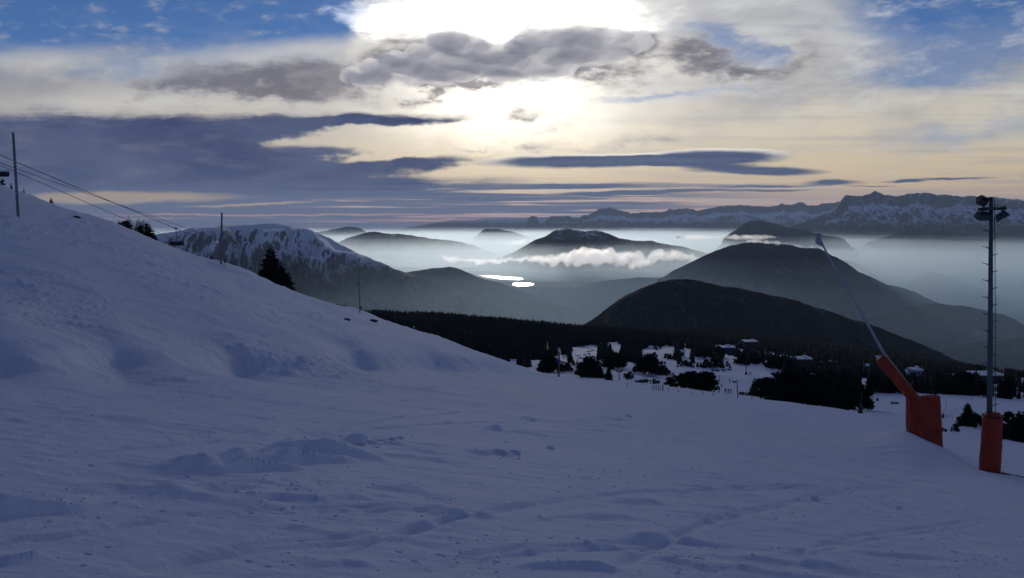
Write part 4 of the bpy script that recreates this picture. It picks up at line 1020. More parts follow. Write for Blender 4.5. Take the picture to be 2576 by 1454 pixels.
# box-shaped foot padding with a slack, uneven skin
def slack_box(c00, c10, c11, c01, depth, seed, n=18):
    bm = bmesh.new(); bmesh.ops.create_cube(bm, size=2.0); bmesh.ops.subdivide_edges(bm, edges=bm.edges[:], cuts=n, use_grid_fill=True)
    for q in bm.verts:
        x, y, z = (q.co.x + 1) / 2, q.co.y, (q.co.z + 1) / 2
        p = c00.lerp(c10, x).lerp(c01.lerp(c11, x), z)
        rr = 1.0 - 0.14 * max(abs(q.co.x), abs(q.co.z)) ** 6
        w1 = float(vnoise(np.array([x * 3 + seed]), np.array([z * 4 + y]), seed)[0]); w2 = float(vnoise(np.array([x * 8 + seed]), np.array([z * 3 + y * 2]), seed + 3)[0])
        q.co = p + Vector((w1 * .035 * (abs(q.co.x) > .95), y * depth / 2 * rr + (w1 * .06 + w2 * .03) * (abs(y) > .95), w2 * .025 * (z > .95)))
    m = MB(); m.v = [tuple(q.co) for q in bm.verts]; bm.verts.index_update(); m.f = [tuple(q.index for q in f.verts) for f in bm.faces]; bm.free(); return m
part(slack_box(LL(2284, 1100), LL(2366, 1134), LL(2358, 994), LL(2283, 1002), 0.42, 9), 'base_padding', M_PAD, lance, True)
part(MB().tube([LL(2305, 1130), LL(2312, 1010)], .05, 10).tube([LL(2345, 1140), LL(2318, 1015)], .04, 8), 'stand', M_STEEL, lance)
def lump(c, r, seed, mat, name, label=None, cat=None, group=None, flat=0.6, parent=None):
    bm = bmesh.new(); bmesh.ops.create_icosphere(bm, subdivisions=2, radius=1.0)
    for q in bm.verts:
        k = 1 + 0.35 * float(vnoise(np.array([q.co.x * 1.3 + seed * 3.1]), np.array([q.co.y * 1.3 + q.co.z * 1.1]), seed)[0])
        q.co = Vector((q.co.x * r[0], q.co.y * r[1], q.co.z * r[2])) * k
    me = bpy.data.meshes.new(name); bm.to_mesh(me); bm.free(); me.polygons.foreach_set('use_smooth', np.ones(len(me.polygons), bool))
    o = link(name, me, mat, parent); o.location = c; return o
o = lump(LL(2362, 996), (.06, .06, .09), 4, M_ROOFSNOW, 'snow_clump'); o.location = LL(2362, 996) + fl
tag(o, 'white snow clump stuck on the top corner of the orange base padding', 'snow')
o = lump(LL(2208, 897), (.09, .09, .035), 6, M_ROOFSNOW, 'snow_clump'); o.location = LL(2208, 896.5) + fl
tag(o, 'white snow clump on the upper end of the orange pipe padding', 'snow')

# ------------------------------------------------------------------ three tall poles on the left crest, and thin markers
def pole(name, px, base, topx, topy, d, r, label, mat=M_GREYPOST, cat='pole', group=None, bits=None):
    p = G(px, base, d); e = empty(name, p); zt = P(topx, topy, d) - p
    part(MB().tube([(0, 0, -.5), zt * .5, zt], [r, r * .95, r * .9], 10), 'shaft', mat, e, True)
    part(MB().tube([zt, zt + Vector((0, 0, .04))], r * .98, 10), 'cap', M_PAINT, e)
    if bits: bits(e, p, d)
    return tag(e, label, cat, group)
pole('snow_pole', 45, 531, 33, 335, 61, .105, 'tallest grey pole on the crest at the far left')
pole('snow_pole', 556, 683, 558, 536, 81, .10, 'grey pole on the crest left of the big dark spruce')
pole('snow_pole', 905, 785, 901, 668, 101, .08, 'slimmer grey pole low on the crest right of the big dark spruce', bits=lambda e, p, d: part(MB().box(P(900, 712, d) - p, (.22, .16, .3)), 'junction_box', M_PAINT, e))
pole('marker_stick', 562, 686, 567, 652, 80, .03, 'thin dark stick leaning beside the second crest pole', M_BLACK)
pole('timber_pole', 1405, 941, 1406, 886, 113, .14, 'thick brown timber pole with a blue sign on the piste edge', plain('timber', (.13, .11, .09), .9), bits=lambda e, p, d: part(MB().box(P(1403, 906, d) - p + Vector((0, -.18, 0)), (.5, .03, .5)), 'sign_plate', plain('blue_sign', (.03, .06, .30), .5), e))
pole('padded_pole', 2162.6, 1047, 2168, 988, 86, .04, 'thin pole with dark padding beyond the piste edge', M_PAINT, bits=lambda e, p, d: (part(MB().tube([P(2164.2, 1034, d) - p, P(2166, 1023, d) - p], .16, 10), 'padding', M_BLACK, e), part(MB().box((0, 0, .1), (.4, .4, .35)), 'foot', M_BLACK, e)))
def hpole(px, base, top_, label, grp=None, r=.035, lean=0, dmin=70, mat=None, bits=None):
    p = hit(px, base, dmin); e = empty('marker_pole', p); h = hgt(p, base - top_); zt = Vector((lean / F0 * p.y, 0, h))
    part(MB().tube([(0, 0, -.2), zt], [r, r * .9], 7), 'shaft', mat or M_PAINT, e)
    part(MB().tube([zt * .93, zt], r * 1.5, 7), 'tip', M_PAD, e)
    if bits: bits(e, h)
    return tag(e, label, 'marker pole', grp)
for px, b_, t_, lb in [(1347, 928, 922, 'short marker pole on the crest left of the timber pole'), (1577, 974, 962, 'marker pole on the piste left of the gantry'), (1641, 982, 969, 'marker pole at the left end of the low net'), (1667, 984, 966, 'marker pole at the right end of the low net'),
                       (1680, 986, 975, 'marker pole at the left foot of the rounded grove'), (1706, 988, 982, 'short marker pole in front of the rounded grove'), (1739, 991, 986, 'stub of a marker pole in front of the grove middle'), (1768, 994, 985, 'marker pole at the right foot of the rounded grove'),
                       (1793, 997, 985, 'marker pole just left of the front row of skiers'), (1891, 1003, 992, 'marker pole right of the front row of skiers'), (1888, 987, 974, 'taller marker pole beside the rope fence'), (1877, 987, 979, 'middle marker pole of the rope fence'), (1867, 989, 980, 'left marker pole of the rope fence'),
                       (2404, 1034, 1024, 'short marker pole on the snow left of the layered spruce'), (2443, 1019, 981, 'tall thin pole behind the layered spruce'), (2378, 1036, 1003, 'dark pole on the snow right of the snow lance')]:
    hpole(px, b_, t_, lb)
hpole(1856, 1001, 954, 'tall slanting pole on the piste right of the skiers', r=.06, lean=-4)
# low net and rope fence
def fence(pts, label, h, cols):
    ps = [hit(px, py, 90) for px, py in pts]; e = empty('rope_fence', ps[0])
    for q in ps: part(MB().tube([q - ps[0] - Vector((0, 0, .1)), q - ps[0] + Vector((0, 0, h))], .03, 6), 'post', M_PAINT, e)
    for k in cols: part(MB().tube([q - ps[0] + Vector((0, 0, h * k)) for q in ps], .018, 5), 'rope', M_BLACK, e)
    tag(e, label, 'fence')
fence([(1645, 983), (1650, 983.4), (1655, 983.6), (1660, 983.8), (1666, 984)], 'low dark net fence on the piste below the gantry', 0.6, (.2, .5, .95))
fence([(1860, 991), (1868, 990.5), (1878, 989), (1889, 988)], 'thin rope fence on the piste right of the skiers', 0.9, (.15, .9))
fence([(2372, 1052), (2378, 1050.5), (2386, 1052), (2394, 1053)], 'low barrier on the snow right of the snow lance', 0.7, (.5, .95))
p = hit(2371, 1052, 90); e = empty('control_post', p); part(MB().box((0, 0, hgt(p, 5)), (.35, .3, hgt(p, 10))), 'cabinet', M_PAINT, e); part(MB().tube([(0, 0, -.2), (0, 0, hgt(p, 19))], .05, 8), 'shaft', M_PAINT, e); tag(e, 'dark control post at the end of the low barrier', 'post')
p = hit(2206, 1010, 90); e = empty('sign_board', p); part(MB().box((0, 0, hgt(p, 5.5)), (hgt(p, 6), .12, hgt(p, 7))), 'panel', M_PAINT, e); part(MB().tube([(0, 0, -.2), (0, 0, hgt(p, 4))], .06, 6), 'leg', M_PAINT, e); tag(e, 'dark upright sign board on the snow left of the snow lance', 'sign')

# ------------------------------------------------------------------ chairlift behind the left crest
def chair_parts(root):
    part(MB().tube([(0, 0, 0), (.05, 0, -.5), (.05, .0, -1.5), (0, .25, -2.0)], .05, 6), 'hanger', M_PAINT, root)
    part(MB().box((0, 0, .03), (.5, .18, .22)), 'grip', M_PAINT, root)
    part(MB().box((0, -.15, -2.75), (2.2, .5, .10)), 'seat', M_BLACK, root)
    part(MB().box((0, .14, -2.42), (2.2, .08, .55), rot('X', -8)), 'backrest', M_BLACK, root)
    part(MB().tube([(-1.12, .2, -2.05), (1.12, .2, -2.05)], .035, 6).tube([(-1.12, .2, -2.05), (-1.15, 0, -2.75)], .035, 6).tube([(1.12, .2, -2.05), (1.15, 0, -2.75)], .035, 6), 'frame', M_STEEL, root)
    part(MB().tube([(-1.05, -.45, -2.4), (1.05, -.45, -2.4)], .03, 6).tube([(-1.05, .15, -2.2), (-1.05, -.45, -2.4)], .03, 6).tube([(1.05, .15, -2.2), (1.05, -.45, -2.4)], .03, 6), 'safety_bar', M_STEEL, root)
    part(MB().tube([(-.7, -.55, -3.15), (.7, -.55, -3.15)], .03, 6).tube([(0, -.45, -2.4), (0, -.55, -3.15)], .025, 6), 'footrest', M_STEEL, root)
CA = [P(-420, 205, 88), P(-200, 302, 92), P(0, 390, 100), P(160, 458, 108), P(284, 509, 117), P(442, 575, 130), P(643, 655, 165), P(890, 746, 240), P(941, 763, 262), P(1060, 801, 330), P(1240, 850, 470)]
CB = [P(-420, 240, 94), P(-200, 326, 98), P(0, 410, 106), P(160, 466, 114), P(291, 512, 123), P(413, 555, 134), P(494, 582, 144), P(700, 664, 180), P(900, 740, 250), P(1060, 793, 340), P(1240, 842, 480)]
CC = [P(-420, 250, 86), P(-200, 335, 90), P(0, 416, 97), P(97, 457, 102), P(300, 545, 116), P(426, 597, 127), P(549, 650, 142), P(760, 730, 190), P(920, 775, 255), P(1080, 820, 345)]
for c, r, lb in ((CA, .045, 'upper haul rope of the chairlift carrying the chairs'), (CB, .035, 'thinner return rope just below the upper haul rope'), (CC, .035, 'lowest rope of the chairlift, passing behind the crest clump')):
    tag(MB().tube(c, r, 6).build('haul_rope', M_BLACK), lb, 'rope', 'chairlift ropes')
ch = tag(empty('lift_chair', P(442, 575, 130), math.radians(14)), 'four-seat lift chair hanging right of the crest clump of spruces', 'lift chair', 'chairlift chairs'); chair_parts(ch)
c2 = copy_tree(ch, P(941, 763, 262), math.radians(14)); c2['label'] = 'small distant lift chair hanging right of the third pole'
c3 = copy_tree(ch, P(-6, 388, 100), math.radians(14)); c3['label'] = 'lift chair cut by the left edge of the view'

# small lifts in the clearings: T-shaped pylons and chairs
def pylon(px, base, top_, arm, label, dmin=190, gantry=False):
    p = hit(px, base, dmin); e = empty('lift_pylon', p, 0.2); h = hgt(p, base - top_); w = hgt(p, arm)
    part(MB().tube([(0, 0, -.4), (0, 0, h)], [max(.16, h * .03), max(.12, h * .022)], 10), 'column', M_PAINT, e, True)
    part(MB().box((0, 0, h), (w, .25, .28)), 'cross_arm', M_PAINT, e)
    for s in (-1, 1): part(MB().box((s * w * .46, 0, h + .3), (.3, 1.8, .35)), 'sheave_train', M_BLACK, e)
    if gantry:
        part(MB().tube([(-w * .42, 0, h), (-w * .36, 0, h + w * .42)], .1, 6).tube([(w * .42, 0, h), (w * .36, 0, h + w * .42)], .1, 6).tube([(-w * .36, 0, h + w * .42), (w * .36, 0, h + w * .42)], .1, 6), 'work_frame', M_PAINT, e)
    return tag(e, label, 'lift pylon')
pylon(1483, 895, 875, 11, 'T-shaped lift pylon at the back of the small left clearing')
pylon(1453, 913, 894, 12, 'T-shaped lift pylon at the front of the small left clearing')
pylon(1557, 956, 934, 13, 'double-armed lift pylon right of the lone pointed spruce')
pylon(1635, 966, 957, 24, 'wide gantry pylon just beyond the piste edge', gantry=True)
pylon(1688, 957, 942, 12, 'lift pylon showing above the left end of the rounded grove', gantry=True)
pylon(1791, 948, 925, 9, 'slim lift pylon behind the right end of the rounded grove')
# far chairs on the clearings
FC = [(1459, 898), (1467, 899), (1475, 895), (1470, 890), (1487, 880), (1492, 878), (1478, 882), (1481, 888), (1417, 911), (1619, 963), (1650, 965), (1804, 931), (1820, 930), (1834, 929), (1794, 930)]
for n, (px, py) in enumerate(FC):
    g = hit(px, py + 5, 190); q = P(px, py - 3, g.y)
    q.z = max(q.z, g.z + 3.4)
    c = copy_tree(ch, q, rng.uniform(-.4, .4))
    c['label'] = 'tiny lift chair over ' + ('the small left snow clearing' if n < 9 else ('the snow beside the wide gantry pylon' if n < 11 else 'the piste behind the skiers'))
    c['group'] = 'lift chairs over ' + ('the left clearing' if n < 9 else ('the snow by the gantry' if n < 11 else 'the piste behind the skiers'))
# tall lamp mast on the piste
p = hit(1876, 942, 190); e = empty('lamp_mast', p); h = hgt(p, 37)
part(MB().tube([(0, 0, 0), (0, 0, h)], [.28, .10], 10), 'pole', M_PAINT, e, True); part(MB().box((0, 0, .6), (1.1, 1.1, 1.6), None, .7), 'padding', M_BLACK, e)
part(MB().box((0, 0, h), (1.2, .25, .25)), 'lamp_head', M_PAINT, e); tag(e, 'tall dark lamp mast standing on the lit piste behind the skiers', 'lamp mast')
for px, lb in ((1883.5, 'left of two small signs at the foot of the lamp mast'), (1888, 'right of two small signs at the foot of the lamp mast')):
    p = hit(px, 945, 190); e = empty('piste_sign', p); part(MB().tube([(0, 0, -.2), (0, 0, hgt(p, 7))], .14, 6), 'post', M_PAINT, e); part(MB().box((0, -.1, hgt(p, 7)), (hgt(p, 4), .1, hgt(p, 2.2))), 'panel', M_PAINT, e); tag(e, lb, 'sign')

# ------------------------------------------------------------------ the resort village
def building(x0, x1, top_, base, depth_m, label, wall=None, storeys=4, rz=0.0, dmin=500, name='apartment_block', pitch=0.0, d=None):
    xm = (x0 + x1) / 2; depth_m *= 0.6
    p = hit(xm, base, dmin) if d is None else G(xm, base, d)
    w = hgt(p, x1 - x0); h = s_of(top_) * p.y - p.z + 0.0; e = empty(name, p, rz); wl = wall or M_CONC
    part(MB().box((0, depth_m / 2, h / 2 - 1.5), (w, depth_m, h + 3)), 'wall', wl, e)
    rf = MB()
    if pitch:
        hw = w / 2 + .8; D2 = depth_m + .8; z = h
        rf.face([(-hw, -.8, z), (hw, -.8, z), (hw, D2 / 2, z + pitch), (-hw, D2 / 2, z + pitch)]); rf.face([(hw, D2, z), (-hw, D2, z), (-hw, D2 / 2, z + pitch), (hw, D2 / 2, z + pitch)])
        rf.face([(-hw, -.8, z), (-hw, D2 / 2, z + pitch), (-hw, D2, z)]); rf.face([(hw, -.8, z), (hw, D2, z), (hw, D2 / 2, z + pitch)]); rf.face([(-hw, -.8, z), (-hw, D2, z), (hw, D2, z), (hw, -.8, z)])
    else:
        rf.box((0, depth_m / 2, h + .35), (w + .6, depth_m + .6, .7))
        rf.box((w * .22, depth_m * .6, h + 1.4), (w * .2, depth_m * .3, 1.6))
    part(rf, 'snowy_roof', M_ROOFSNOW, e)
    vis = hgt(p, base - top_)
    n = max(3, int(w / 5.0))
    for k in range(storeys):
        z = h - (k + .62) * 3.0
        if z < 0.8: break
        part(MB().box((0, -.35, z - 1.15), (w * .98, .7, .22)), 'balcony', wl, e)
        for j in range(n):
            part(MB().box((-w / 2 + (j + .5) * w / n, -.02, z), (w / n * .55, .1, 1.4)), 'window', M_WIN, e)
    return tag(e, label, 'building')
building(1873, 1905, 860, 885, 26, 'square tower block rising above the village roofs', storeys=5)
building(1796, 1850, 875, 890, 22, 'long apartment block with snowy roof left of the square tower', storeys=4)
building(1834, 1872, 884, 895, 18, 'stepped lower block between the long block and the tower', storeys=3)
building(1880, 1914, 889, 899, 16, 'low block in front of the square tower', storeys=2)
building(1918, 1950, 892, 901, 15, 'left half of the snow-roofed terrace right of the tower', storeys=2)
building(1951, 1984, 898, 907, 15, 'right half of the snow-roofed terrace right of the tower', storeys=2)
building(1998, 2044, 904, 918, 20, 'broad flat-roofed block behind the long grove', storeys=3)
building(2055, 2108, 914, 922, 14, 'long low roof stepping down left of the snow lance', M_WOODWALL, 2)
building(2166, 2190, 921, 930, 14, 'small chalet block above the orange pipe padding', M_WOODWALL, 2, pitch=2.0)
building(2272, 2296, 936, 948, 12, 'lower wing of the pale block right of the lance', M_RENDER, 3)
building(2297, 2321, 932, 955, 14, 'pale white-walled block right of the lance', M_RENDER, 5)
building(2378, 2406, 948, 957, 12, 'small snow-roofed chalet between the lance and the mast', M_WOODWALL, 2, pitch=1.8)
building(2458, 2528, 945, 970, 24, 'large block with snowy roof behind the floodlight mast', M_CONC, 5)
building(2546, 2600, 964, 976, 18, 'flat snow-covered roof at the right edge', M_WOODWALL, 2)
building(1489, 1519, 843, 850, 12, 'far snow-roofed chalet left under the forest skyline', M_WOODWALL, 1, 0.25, d=1650)
building(1533, 1564, 840, 847, 12, 'far snow-roofed chalet right under the forest skyline', M_WOODWALL, 1, 0.25, d=1700)
building(1652, 1678, 851, 856, 12, 'small far roof in the forest below the black mountain', M_WOODWALL, 1, d=1500)
building(1708, 1730, 858, 864, 12, 'left of two far roofs in the forest below the black mountain', M_WOODWALL, 1, d=1400)
building(1734, 1754, 859, 865, 12, 'right of two far roofs in the forest below the black mountain', M_WOODWALL, 1, d=1400)
building(1697, 1721, 886, 895, 10, 'small hut at the head of the upper snow clearing', M_WOODWALL, 1, pitch=1.5, name='mountain_hut', dmin=400)
p = hit(1605, 962, 180); e = empty('lift_hut', p, .2); w = hgt(p, 14)
part(MB().box((0, 0, w * .2), (w, w * .7, w * .5)), 'wall', M_WOODWALL, e); part(MB().box((0, 0, w * .48), (w * 1.15, w * .85, w * .08)), 'snowy_roof', M_ROOFSNOW, e); part(MB().box((0, -w * .355, w * .25), (w * .6, .05, w * .18)), 'window', M_WIN, e)
tag(e, 'small lift hut with snowy roof left of the wide gantry', 'hut')
p = hit(2250, 1016, 90); e = empty('shed', p, .1); w = hgt(p, 16)
part(MB().box((0, 0, w * .15), (w, w * .6, w * .4)), 'wall', M_WOODWALL, e); part(MB().box((0, 0, w * .38), (w * 1.1, w * .75, w * .08)), 'snowy_roof', M_ROOFSNOW, e)
tag(e, 'low snow-topped shed at the forest edge left of the snow lance', 'shed')

# ------------------------------------------------------------------ skiers
def person_mesh(seed, stride, armout):
    vs = [(0, 0, .95), (0, .02, 1.20), (0, .0, 1.45), (0, 0, 1.55), (0, -.02, 1.68), (0, -.02, 1.78),
          (-.19, 0, 1.43), (-.27 - armout, -.05, 1.18), (-.25 - armout, -.22, .98), (.19, 0, 1.43), (.27 + armout, -.05, 1.18), (.25 + armout, -.24, .98),
          (-.10, 0, .90), (-.13, -.10 + stride, .52), (-.14, .02 + stride, .08), (-.14, -.14 + stride, .05), (.10, 0, .90), (.13, -.10 - stride, .52), (.14, .02 - stride, .08), (.14, -.14 - stride, .05)]
    es = [(0, 1), (1, 2), (2, 3), (3, 4), (4, 5), (2, 6), (6, 7), (7, 8), (2, 9), (9, 10), (10, 11), (0, 12), (12, 13), (13, 14), (14, 15), (0, 16), (16, 17), (17, 18), (18, 19)]
    rd = [.17, .17, .17, .07, .12, .08, .09, .07, .05, .09, .07, .05, .12, .09, .075, .06, .12, .09, .075, .06]
    me = bpy.data.meshes.new('person'); me.from_pydata([(a, b, c) for a, b, c in vs], es, []); o = bpy.data.objects.new('tmp', me); S.collection.objects.link(o)
    m = o.modifiers.new('skin', 'SKIN'); sd = me.skin_vertices[0].data
    for q, r in zip(sd, rd): q.radius = (r, r * .85)
    sd[0].use_root = True
    o.modifiers.new('sub', 'SUBSURF').levels = 1
    dg = bpy.context.evaluated_depsgraph_get(); dg.update()
    out = bpy.data.meshes.new_from_object(o.evaluated_get(dg)); out.name = 'person'
    bpy.data.objects.remove(o); out.polygons.foreach_set('use_smooth', np.ones(len(out.polygons), bool)); return out
PM = [person_mesh(1, .05, .0), person_mesh(2, .14, .06), person_mesh(3, .0, .12)]
CL_ = [plain('dark_ski_clothes', (.03, .035, .06), .8), plain('navy_ski_clothes', (.02, .03, .10), .8), plain('maroon_ski_clothes', (.09, .02, .03), .8)]
ski_me = MB().box((-.14, -.05, .02), (.1, 1.65, .025)).mesh('ski'); ski_me.materials.append(M_BLACK)
sk_r = MB().box((.14, -.05, .02), (.1, 1.65, .025)).mesh('ski'); sk_r.materials.append(M_BLACK)
pole_me = MB().tube([(-.32, -.28, 1.0), (-.42, -.36, .02)], .02, 5).mesh('ski_pole'); pole_me.materials.append(M_PAINT)
PP = [(1796.5, 990, 'leftmost skier standing in the front row on the piste'), (1808.5, 990, 'second skier from the left in the front row on the piste'), (1824, 990, 'third skier from the left in the front row on the piste'), (1831, 990.5, 'fourth skier from the left in the front row on the piste'), (1837.5, 988.5, 'rightmost skier standing in the front row on the piste'),
      (1804, 971, 'left skier of the pair behind the front row'), (1815, 973.5, 'right skier of the pair behind the front row'), (1804, 963, 'left skier of the farther pair beside the grove'), (1808.5, 963, 'right skier of the farther pair beside the grove'), (1834.5, 962, 'lone skier standing farther up, right of the pair'), (1809.5, 952, 'farthest lone skier on the piste')]
for n, (px, py, lb) in enumerate(PP):
    p = hit(px, py, 180); me = PM[n % 3].copy(); me.materials.append(CL_[n % 3])
    o = link('person', me, None); o.location = p; o.rotation_euler = (0, 0, rng.uniform(0, 6.28)); tag(o, lb + ', dark clothing', 'person')
    for m_, nm in ((ski_me, 'ski'), (sk_r, 'ski'), (pole_me, 'ski_pole')): link(nm, m_, None, o)
p = hit(1846, 962, 180); o = lump(p + Vector((0, 0, .3)), (.9, .5, .45), 8, M_BLACK, 'equipment_bag'); tag(o, 'dark bundle lying on the piste right of the lone skier', 'bag')

# ------------------------------------------------------------------ power pylons on the black mountain
for px, py, t_, lb in ((1655, 711, 703, 'left tiny power pylon on the black mountain crest'), (1717, 704, 696, 'power pylon just right of the black mountain summit'), (1795, 716, 707, 'third power pylon down the black mountain crest'), (1860, 727, 718, 'rightmost tiny power pylon on the black mountain crest')):
    cx_, cy_, cd_ = CREST[20]; yy = float(np.interp(px, cx_, cy_)); t_ += yy - py; py = yy; p = P(px, py + 2, float(np.interp(px, cx_, cd_))); e = empty('power_pylon', p); h = hgt(p, py - t_ + 2)
    part(MB().tube([(-1.5, 0, -3), (0, 0, h)], [.7, .4], 4).tube([(1.5, 0, -3), (0, 0, h)], [.7, .4], 4), 'lattice_mast', M_PAINT, e)
    for k, w in ((.62, 8), (.85, 10)): part(MB().box((0, 0, h * k), (w, .8, .8)), 'cross_arm', M_PAINT, e)
    tag(e, lb, 'power pylon')

# ------------------------------------------------------------------ loose snow crumbs and clods, stones and twigs poking out
cm = MB(); ico = bmesh.new(); bmesh.ops.create_icosphere(ico, subdivisions=1, radius=1.0); IV = [tuple(v.co) for v in ico.verts]; IF = [tuple(v.index for v in f.verts) for f in ico.faces]; ico.free()
def crumb(mb, x, y, z, r, sd):
    b = len(mb.v); q = random.Random(sd); a = q.uniform(0, 6.28); ca, sa = math.cos(a), math.sin(a)
    for vx, vy, vz in IV:
        k = q.uniform(.7, 1.25); X_, Y_ = vx * r[0] * k, vy * r[1] * k
        mb.v.append((x + X_ * ca - Y_ * sa, y + X_ * sa + Y_ * ca, z + vz * r[2] * k))
    mb.f += [tuple(b + i for i in f) for f in IF]
cx = []; 
spots = [(900, 1108, 60, .9), (960, 1108, 50, .6), (760, 1140, 90, 1.0), (1270, 1135, 70, .6), (720, 1230, 160, .5), (1500, 1205, 120, .5), (1950, 1035, 110, .7), (1740, 1400, 160, .5), (2420, 1395, 160, .5), (150, 1275, 160, .6), (1120, 1390, 200, .4), (1620, 1165, 300, .35), (640, 1110, 240, .4), (2050, 1252, 30, .4), (2240, 1280, 240, .3)]
for n in range(1000):
    if rng.random() < .62:
        sx, sy, sp, k = spots[rng.randrange(len(spots))]; px = sx + rng.gauss(0, sp * .6); py = sy + rng.gauss(0, sp * .16); k = .35 + k
    else: px = rng.uniform(-40, 2620); py = rng.uniform(985, 1454); k = .6
    x, y = on_plane(px, py)
    if not (3 < y < 60): continue
    cx.append((x, y, k))
cz_ = ground_z([c[0] for c in cx], [c[1] for c in cx])
for n, ((x, y, k), z) in enumerate(zip(cx, cz_)):
    r = .005 + .022 * rng.random() ** 4 * k + .0005 * y
    crumb(cm, x, y, z + r * .1, (r * rng.uniform(1.0, 2.2), r, r * .6), n)
tag(cm.build('snow_crumbs', M_SNOW, None, True), 'loose snow crumbs scattered over the piste', kind='stuff')
for n, (px, py, w, lb) in enumerate([(893, 1112, .34, 'largest broken snow block on the piste above the ploughed ridge'), (935, 1112, .14, 'rounded snow block right of the largest one'), (962, 1106, .10, 'small snow block third from the left of the row'), (985, 1102, .11, 'snow block fourth from the left of the row'), (1005, 1100, .12, 'last snow block at the right end of the row'),
                               (1295, 1140, .16, 'snow block at the right end of the short ploughed ridge'), (1385, 1126, .14, 'lone snow block right of the short ploughed ridge'), (2050, 1253, .14, 'flat pale snow block alone on the right of the piste'), (2260, 1274, .10, 'small upright snow clod on the right of the piste'), (1580, 1050, .22, 'snow clod far up the middle of the piste')]):
    x, y = on_plane(px, py); z = float(ground_z(x, y)[0])
    w *= .6; o = lump((x, y, z + w * .2), (w, w * .7, w * .55), 20 + n, M_SNOW, 'snow_block'); o.rotation_euler = (0, 0, rng.uniform(-.5, .5)); tag(o, lb, 'snow block', 'snow blocks on the piste')
M_STONE = plain('dark_stone', (.05, .05, .052), .9)
for n, (px, py, w, lb) in enumerate([(190, 548, .45, 'dark stone poking out of the snow below the small lone spruce'), (862, 765, .5, 'dark twiggy rock on the crest left of the third pole'), (846, 760, .35, 'smaller dark rock left of the twiggy one on the crest'), (937, 818, .55, 'dark stones breaking through the bank below the third pole'), (870, 803, .4, 'dark streak of bare rock on the bank left of the third pole')]):
    p = hit(px, py, 30); o = lump(p, (w, w * .6, w * .4), 50 + n, M_STONE, 'stone'); tag(o, lb, 'stone')

# ------------------------------------------------------------------ cumulus lying in the valley
def cloud(balls, d, density, label, voxel, seed, bumpy=0.35, flat=1.0, aniso=.80, k_=.42):
    bm = bmesh.new(); c0 = None
    for px, py, rpx, dd in balls:
        c = P(px, py, d + dd); r = rpx / F0 * d
        bmesh.ops.create_icosphere(bm, subdivisions=2, radius=r, matrix=Matrix.Translation(c) @ Matrix.Diagonal((1, 1, flat, 1)))
    me = bpy.data.meshes.new('cumulus_cloud'); bm.to_mesh(me); bm.free(); o = bpy.data.objects.new('tmp', me); S.collection.objects.link(o)
    m = o.modifiers.new('r', 'REMESH'); m.mode = 'VOXEL'; m.voxel_size = voxel
    dg = bpy.context.evaluated_depsgraph_get(); dg.update(); out = bpy.data.meshes.new_from_object(o.evaluated_get(dg)); bpy.data.objects.remove(o)
    n = len(out.vertices); co = np.empty(n * 3, np.float32); out.vertices.foreach_get('co', co); co = co.reshape(-1, 3).astype(float)
    no = np.empty(n * 3, np.float32); out.vertices.foreach_get('normal', no); no = no.reshape(-1, 3)
    L_ = voxel * 7
    k = fbm(co[:, 0] / L_ + co[:, 1] / L_ * .4, co[:, 2] / L_ + co[:, 1] / L_ * .6, seed, 4, .6)
    co = co + no * (np.clip(k, -.8, 1.2) * bumpy * 3 * voxel)[:, None]
    out.vertices.foreach_set('co', co.astype(np.float32).ravel()); out.update()
    bm = bmesh.new(); bm.from_mesh(out); bmesh.ops.recalc_face_normals(bm, faces=bm.faces[:]); bm.to_mesh(out); bm.free()
    out.polygons.foreach_set('use_smooth', np.ones(len(out.polygons), bool))
    out.name = 'cumulus_cloud'
    ob = link('cumulus_cloud', out, volume_mat('cloud_vapour', (.995, .995, 1.0), density * k_, aniso)); return tag(ob, label, 'cloud')
r_ = random.Random(3); balls = []
for k in range(330):
    u = (k + r_.random()) / 330; px = 1108 + 655 * u
    w = 6.5 + 13 * math.exp(-((px - 1480) / 90) ** 2) + 8 * math.exp(-((px - 1640) / 110) ** 2) + 2.5 * math.exp(-((px - 1300) / 120) ** 2)
    yc = 656 - 6 * math.exp(-((px - 1480) / 80) ** 2) - 8 * math.exp(-((px - 1680) / 70) ** 2) + 3 * math.sin(px / 31)
    balls.append((px, yc + r_.uniform(-.9, .55) * w, w * r_.uniform(.35, .8), r_.uniform(-160, 160)))
cloud(balls, 9900, .016, 'bright cumulus bank stretched across the valley below the bald mountain', 20, 5)
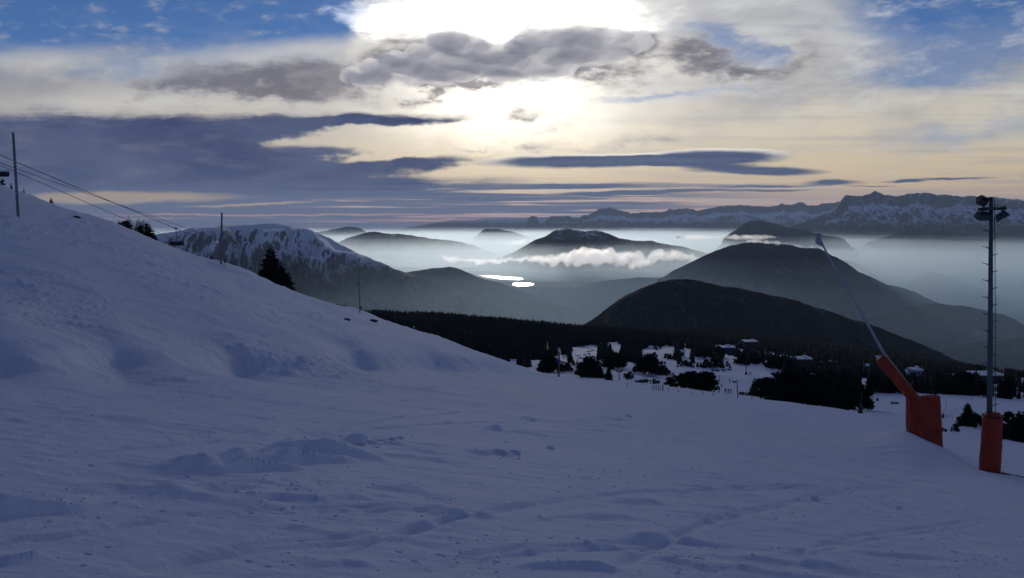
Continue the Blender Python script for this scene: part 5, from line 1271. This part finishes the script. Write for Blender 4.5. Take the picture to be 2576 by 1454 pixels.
cxx, cyy_, cdd = CREST[12]; balls = []
for k in range(110):
    px = 1878 + 235 * k / 110; balls.append((px, float(np.interp(px, cxx, cyy_)) - 1.5 + r_.uniform(-3.0, 1.8), r_.uniform(2.4, 5.6) * (1.1 - .5 * k / 110), float(np.interp(px, cxx, cdd)) - 9000 + r_.uniform(-90, 60)))
cloud(balls, 9000, .020, 'thin white cloud curling over the wooded crest behind the lance head', 16, 6)
balls = [(1690 + 275 * k / 170, 597 + r_.uniform(-3.5, 3.5) * math.sin(3.14 * k / 170), 1.5 + r_.uniform(2.0, 5.5) * math.sin(3.14 * k / 170) ** .5, r_.uniform(-200, 200)) for k in range(171)]
cloud(balls, 15500, .010, 'flat bright cloud strip between the bald mountain and the foothills', 36, 7)
balls = [(1290 + 52 * k / 14, 612 - 8 * k / 14 + r_.uniform(-3, 3), r_.uniform(2.5, 6.5), r_.uniform(-80, 80)) for k in range(15)]
cloud(balls, 15200, .012, 'small puff of cloud at the left flank of the bald mountain', 34, 8)
balls = [(1022 + 42 * k / 9, 658 + r_.uniform(-1.5, 1), r_.uniform(2, 4.5), r_.uniform(-50, 50)) for k in range(10)]
cloud(balls, 13000, .012, 'tiny lone cloud puff left of the cumulus bank', 24, 9)

# the dark cloud deck that hides the sun from the slope: it hangs about 1.9 km above, 8 to 12 km away
DARK = [(880, 196), (960, 150), (1060, 126), (1125, 94), (1200, 104), (1250, 122), (1330, 92), (1450, 84), (1585, 86), (1600, 104), (1550, 128), (1470, 156), (1390, 188), (1290, 196), (1180, 188), (1050, 204), (940, 212)]
balls = []; tries = 0
while len(balls) < 330 and tries < 20000:
    tries += 1; px = r_.uniform(870, 1610); py = r_.uniform(80, 216)
    if inside(px, py, DARK):
        z0 = 1900 + r_.uniform(-60, 60); Y_ = z0 / s_of(py); balls.append((px, py, (110 + 190 * r_.random() ** 1.4) * F0 / 10000, Y_ - 10000))
cloud(balls, 10000, .0030, 'dark ragged cloud hanging in front of the sun', 34, 11, 0.45, 0.36, .6, 1.0)
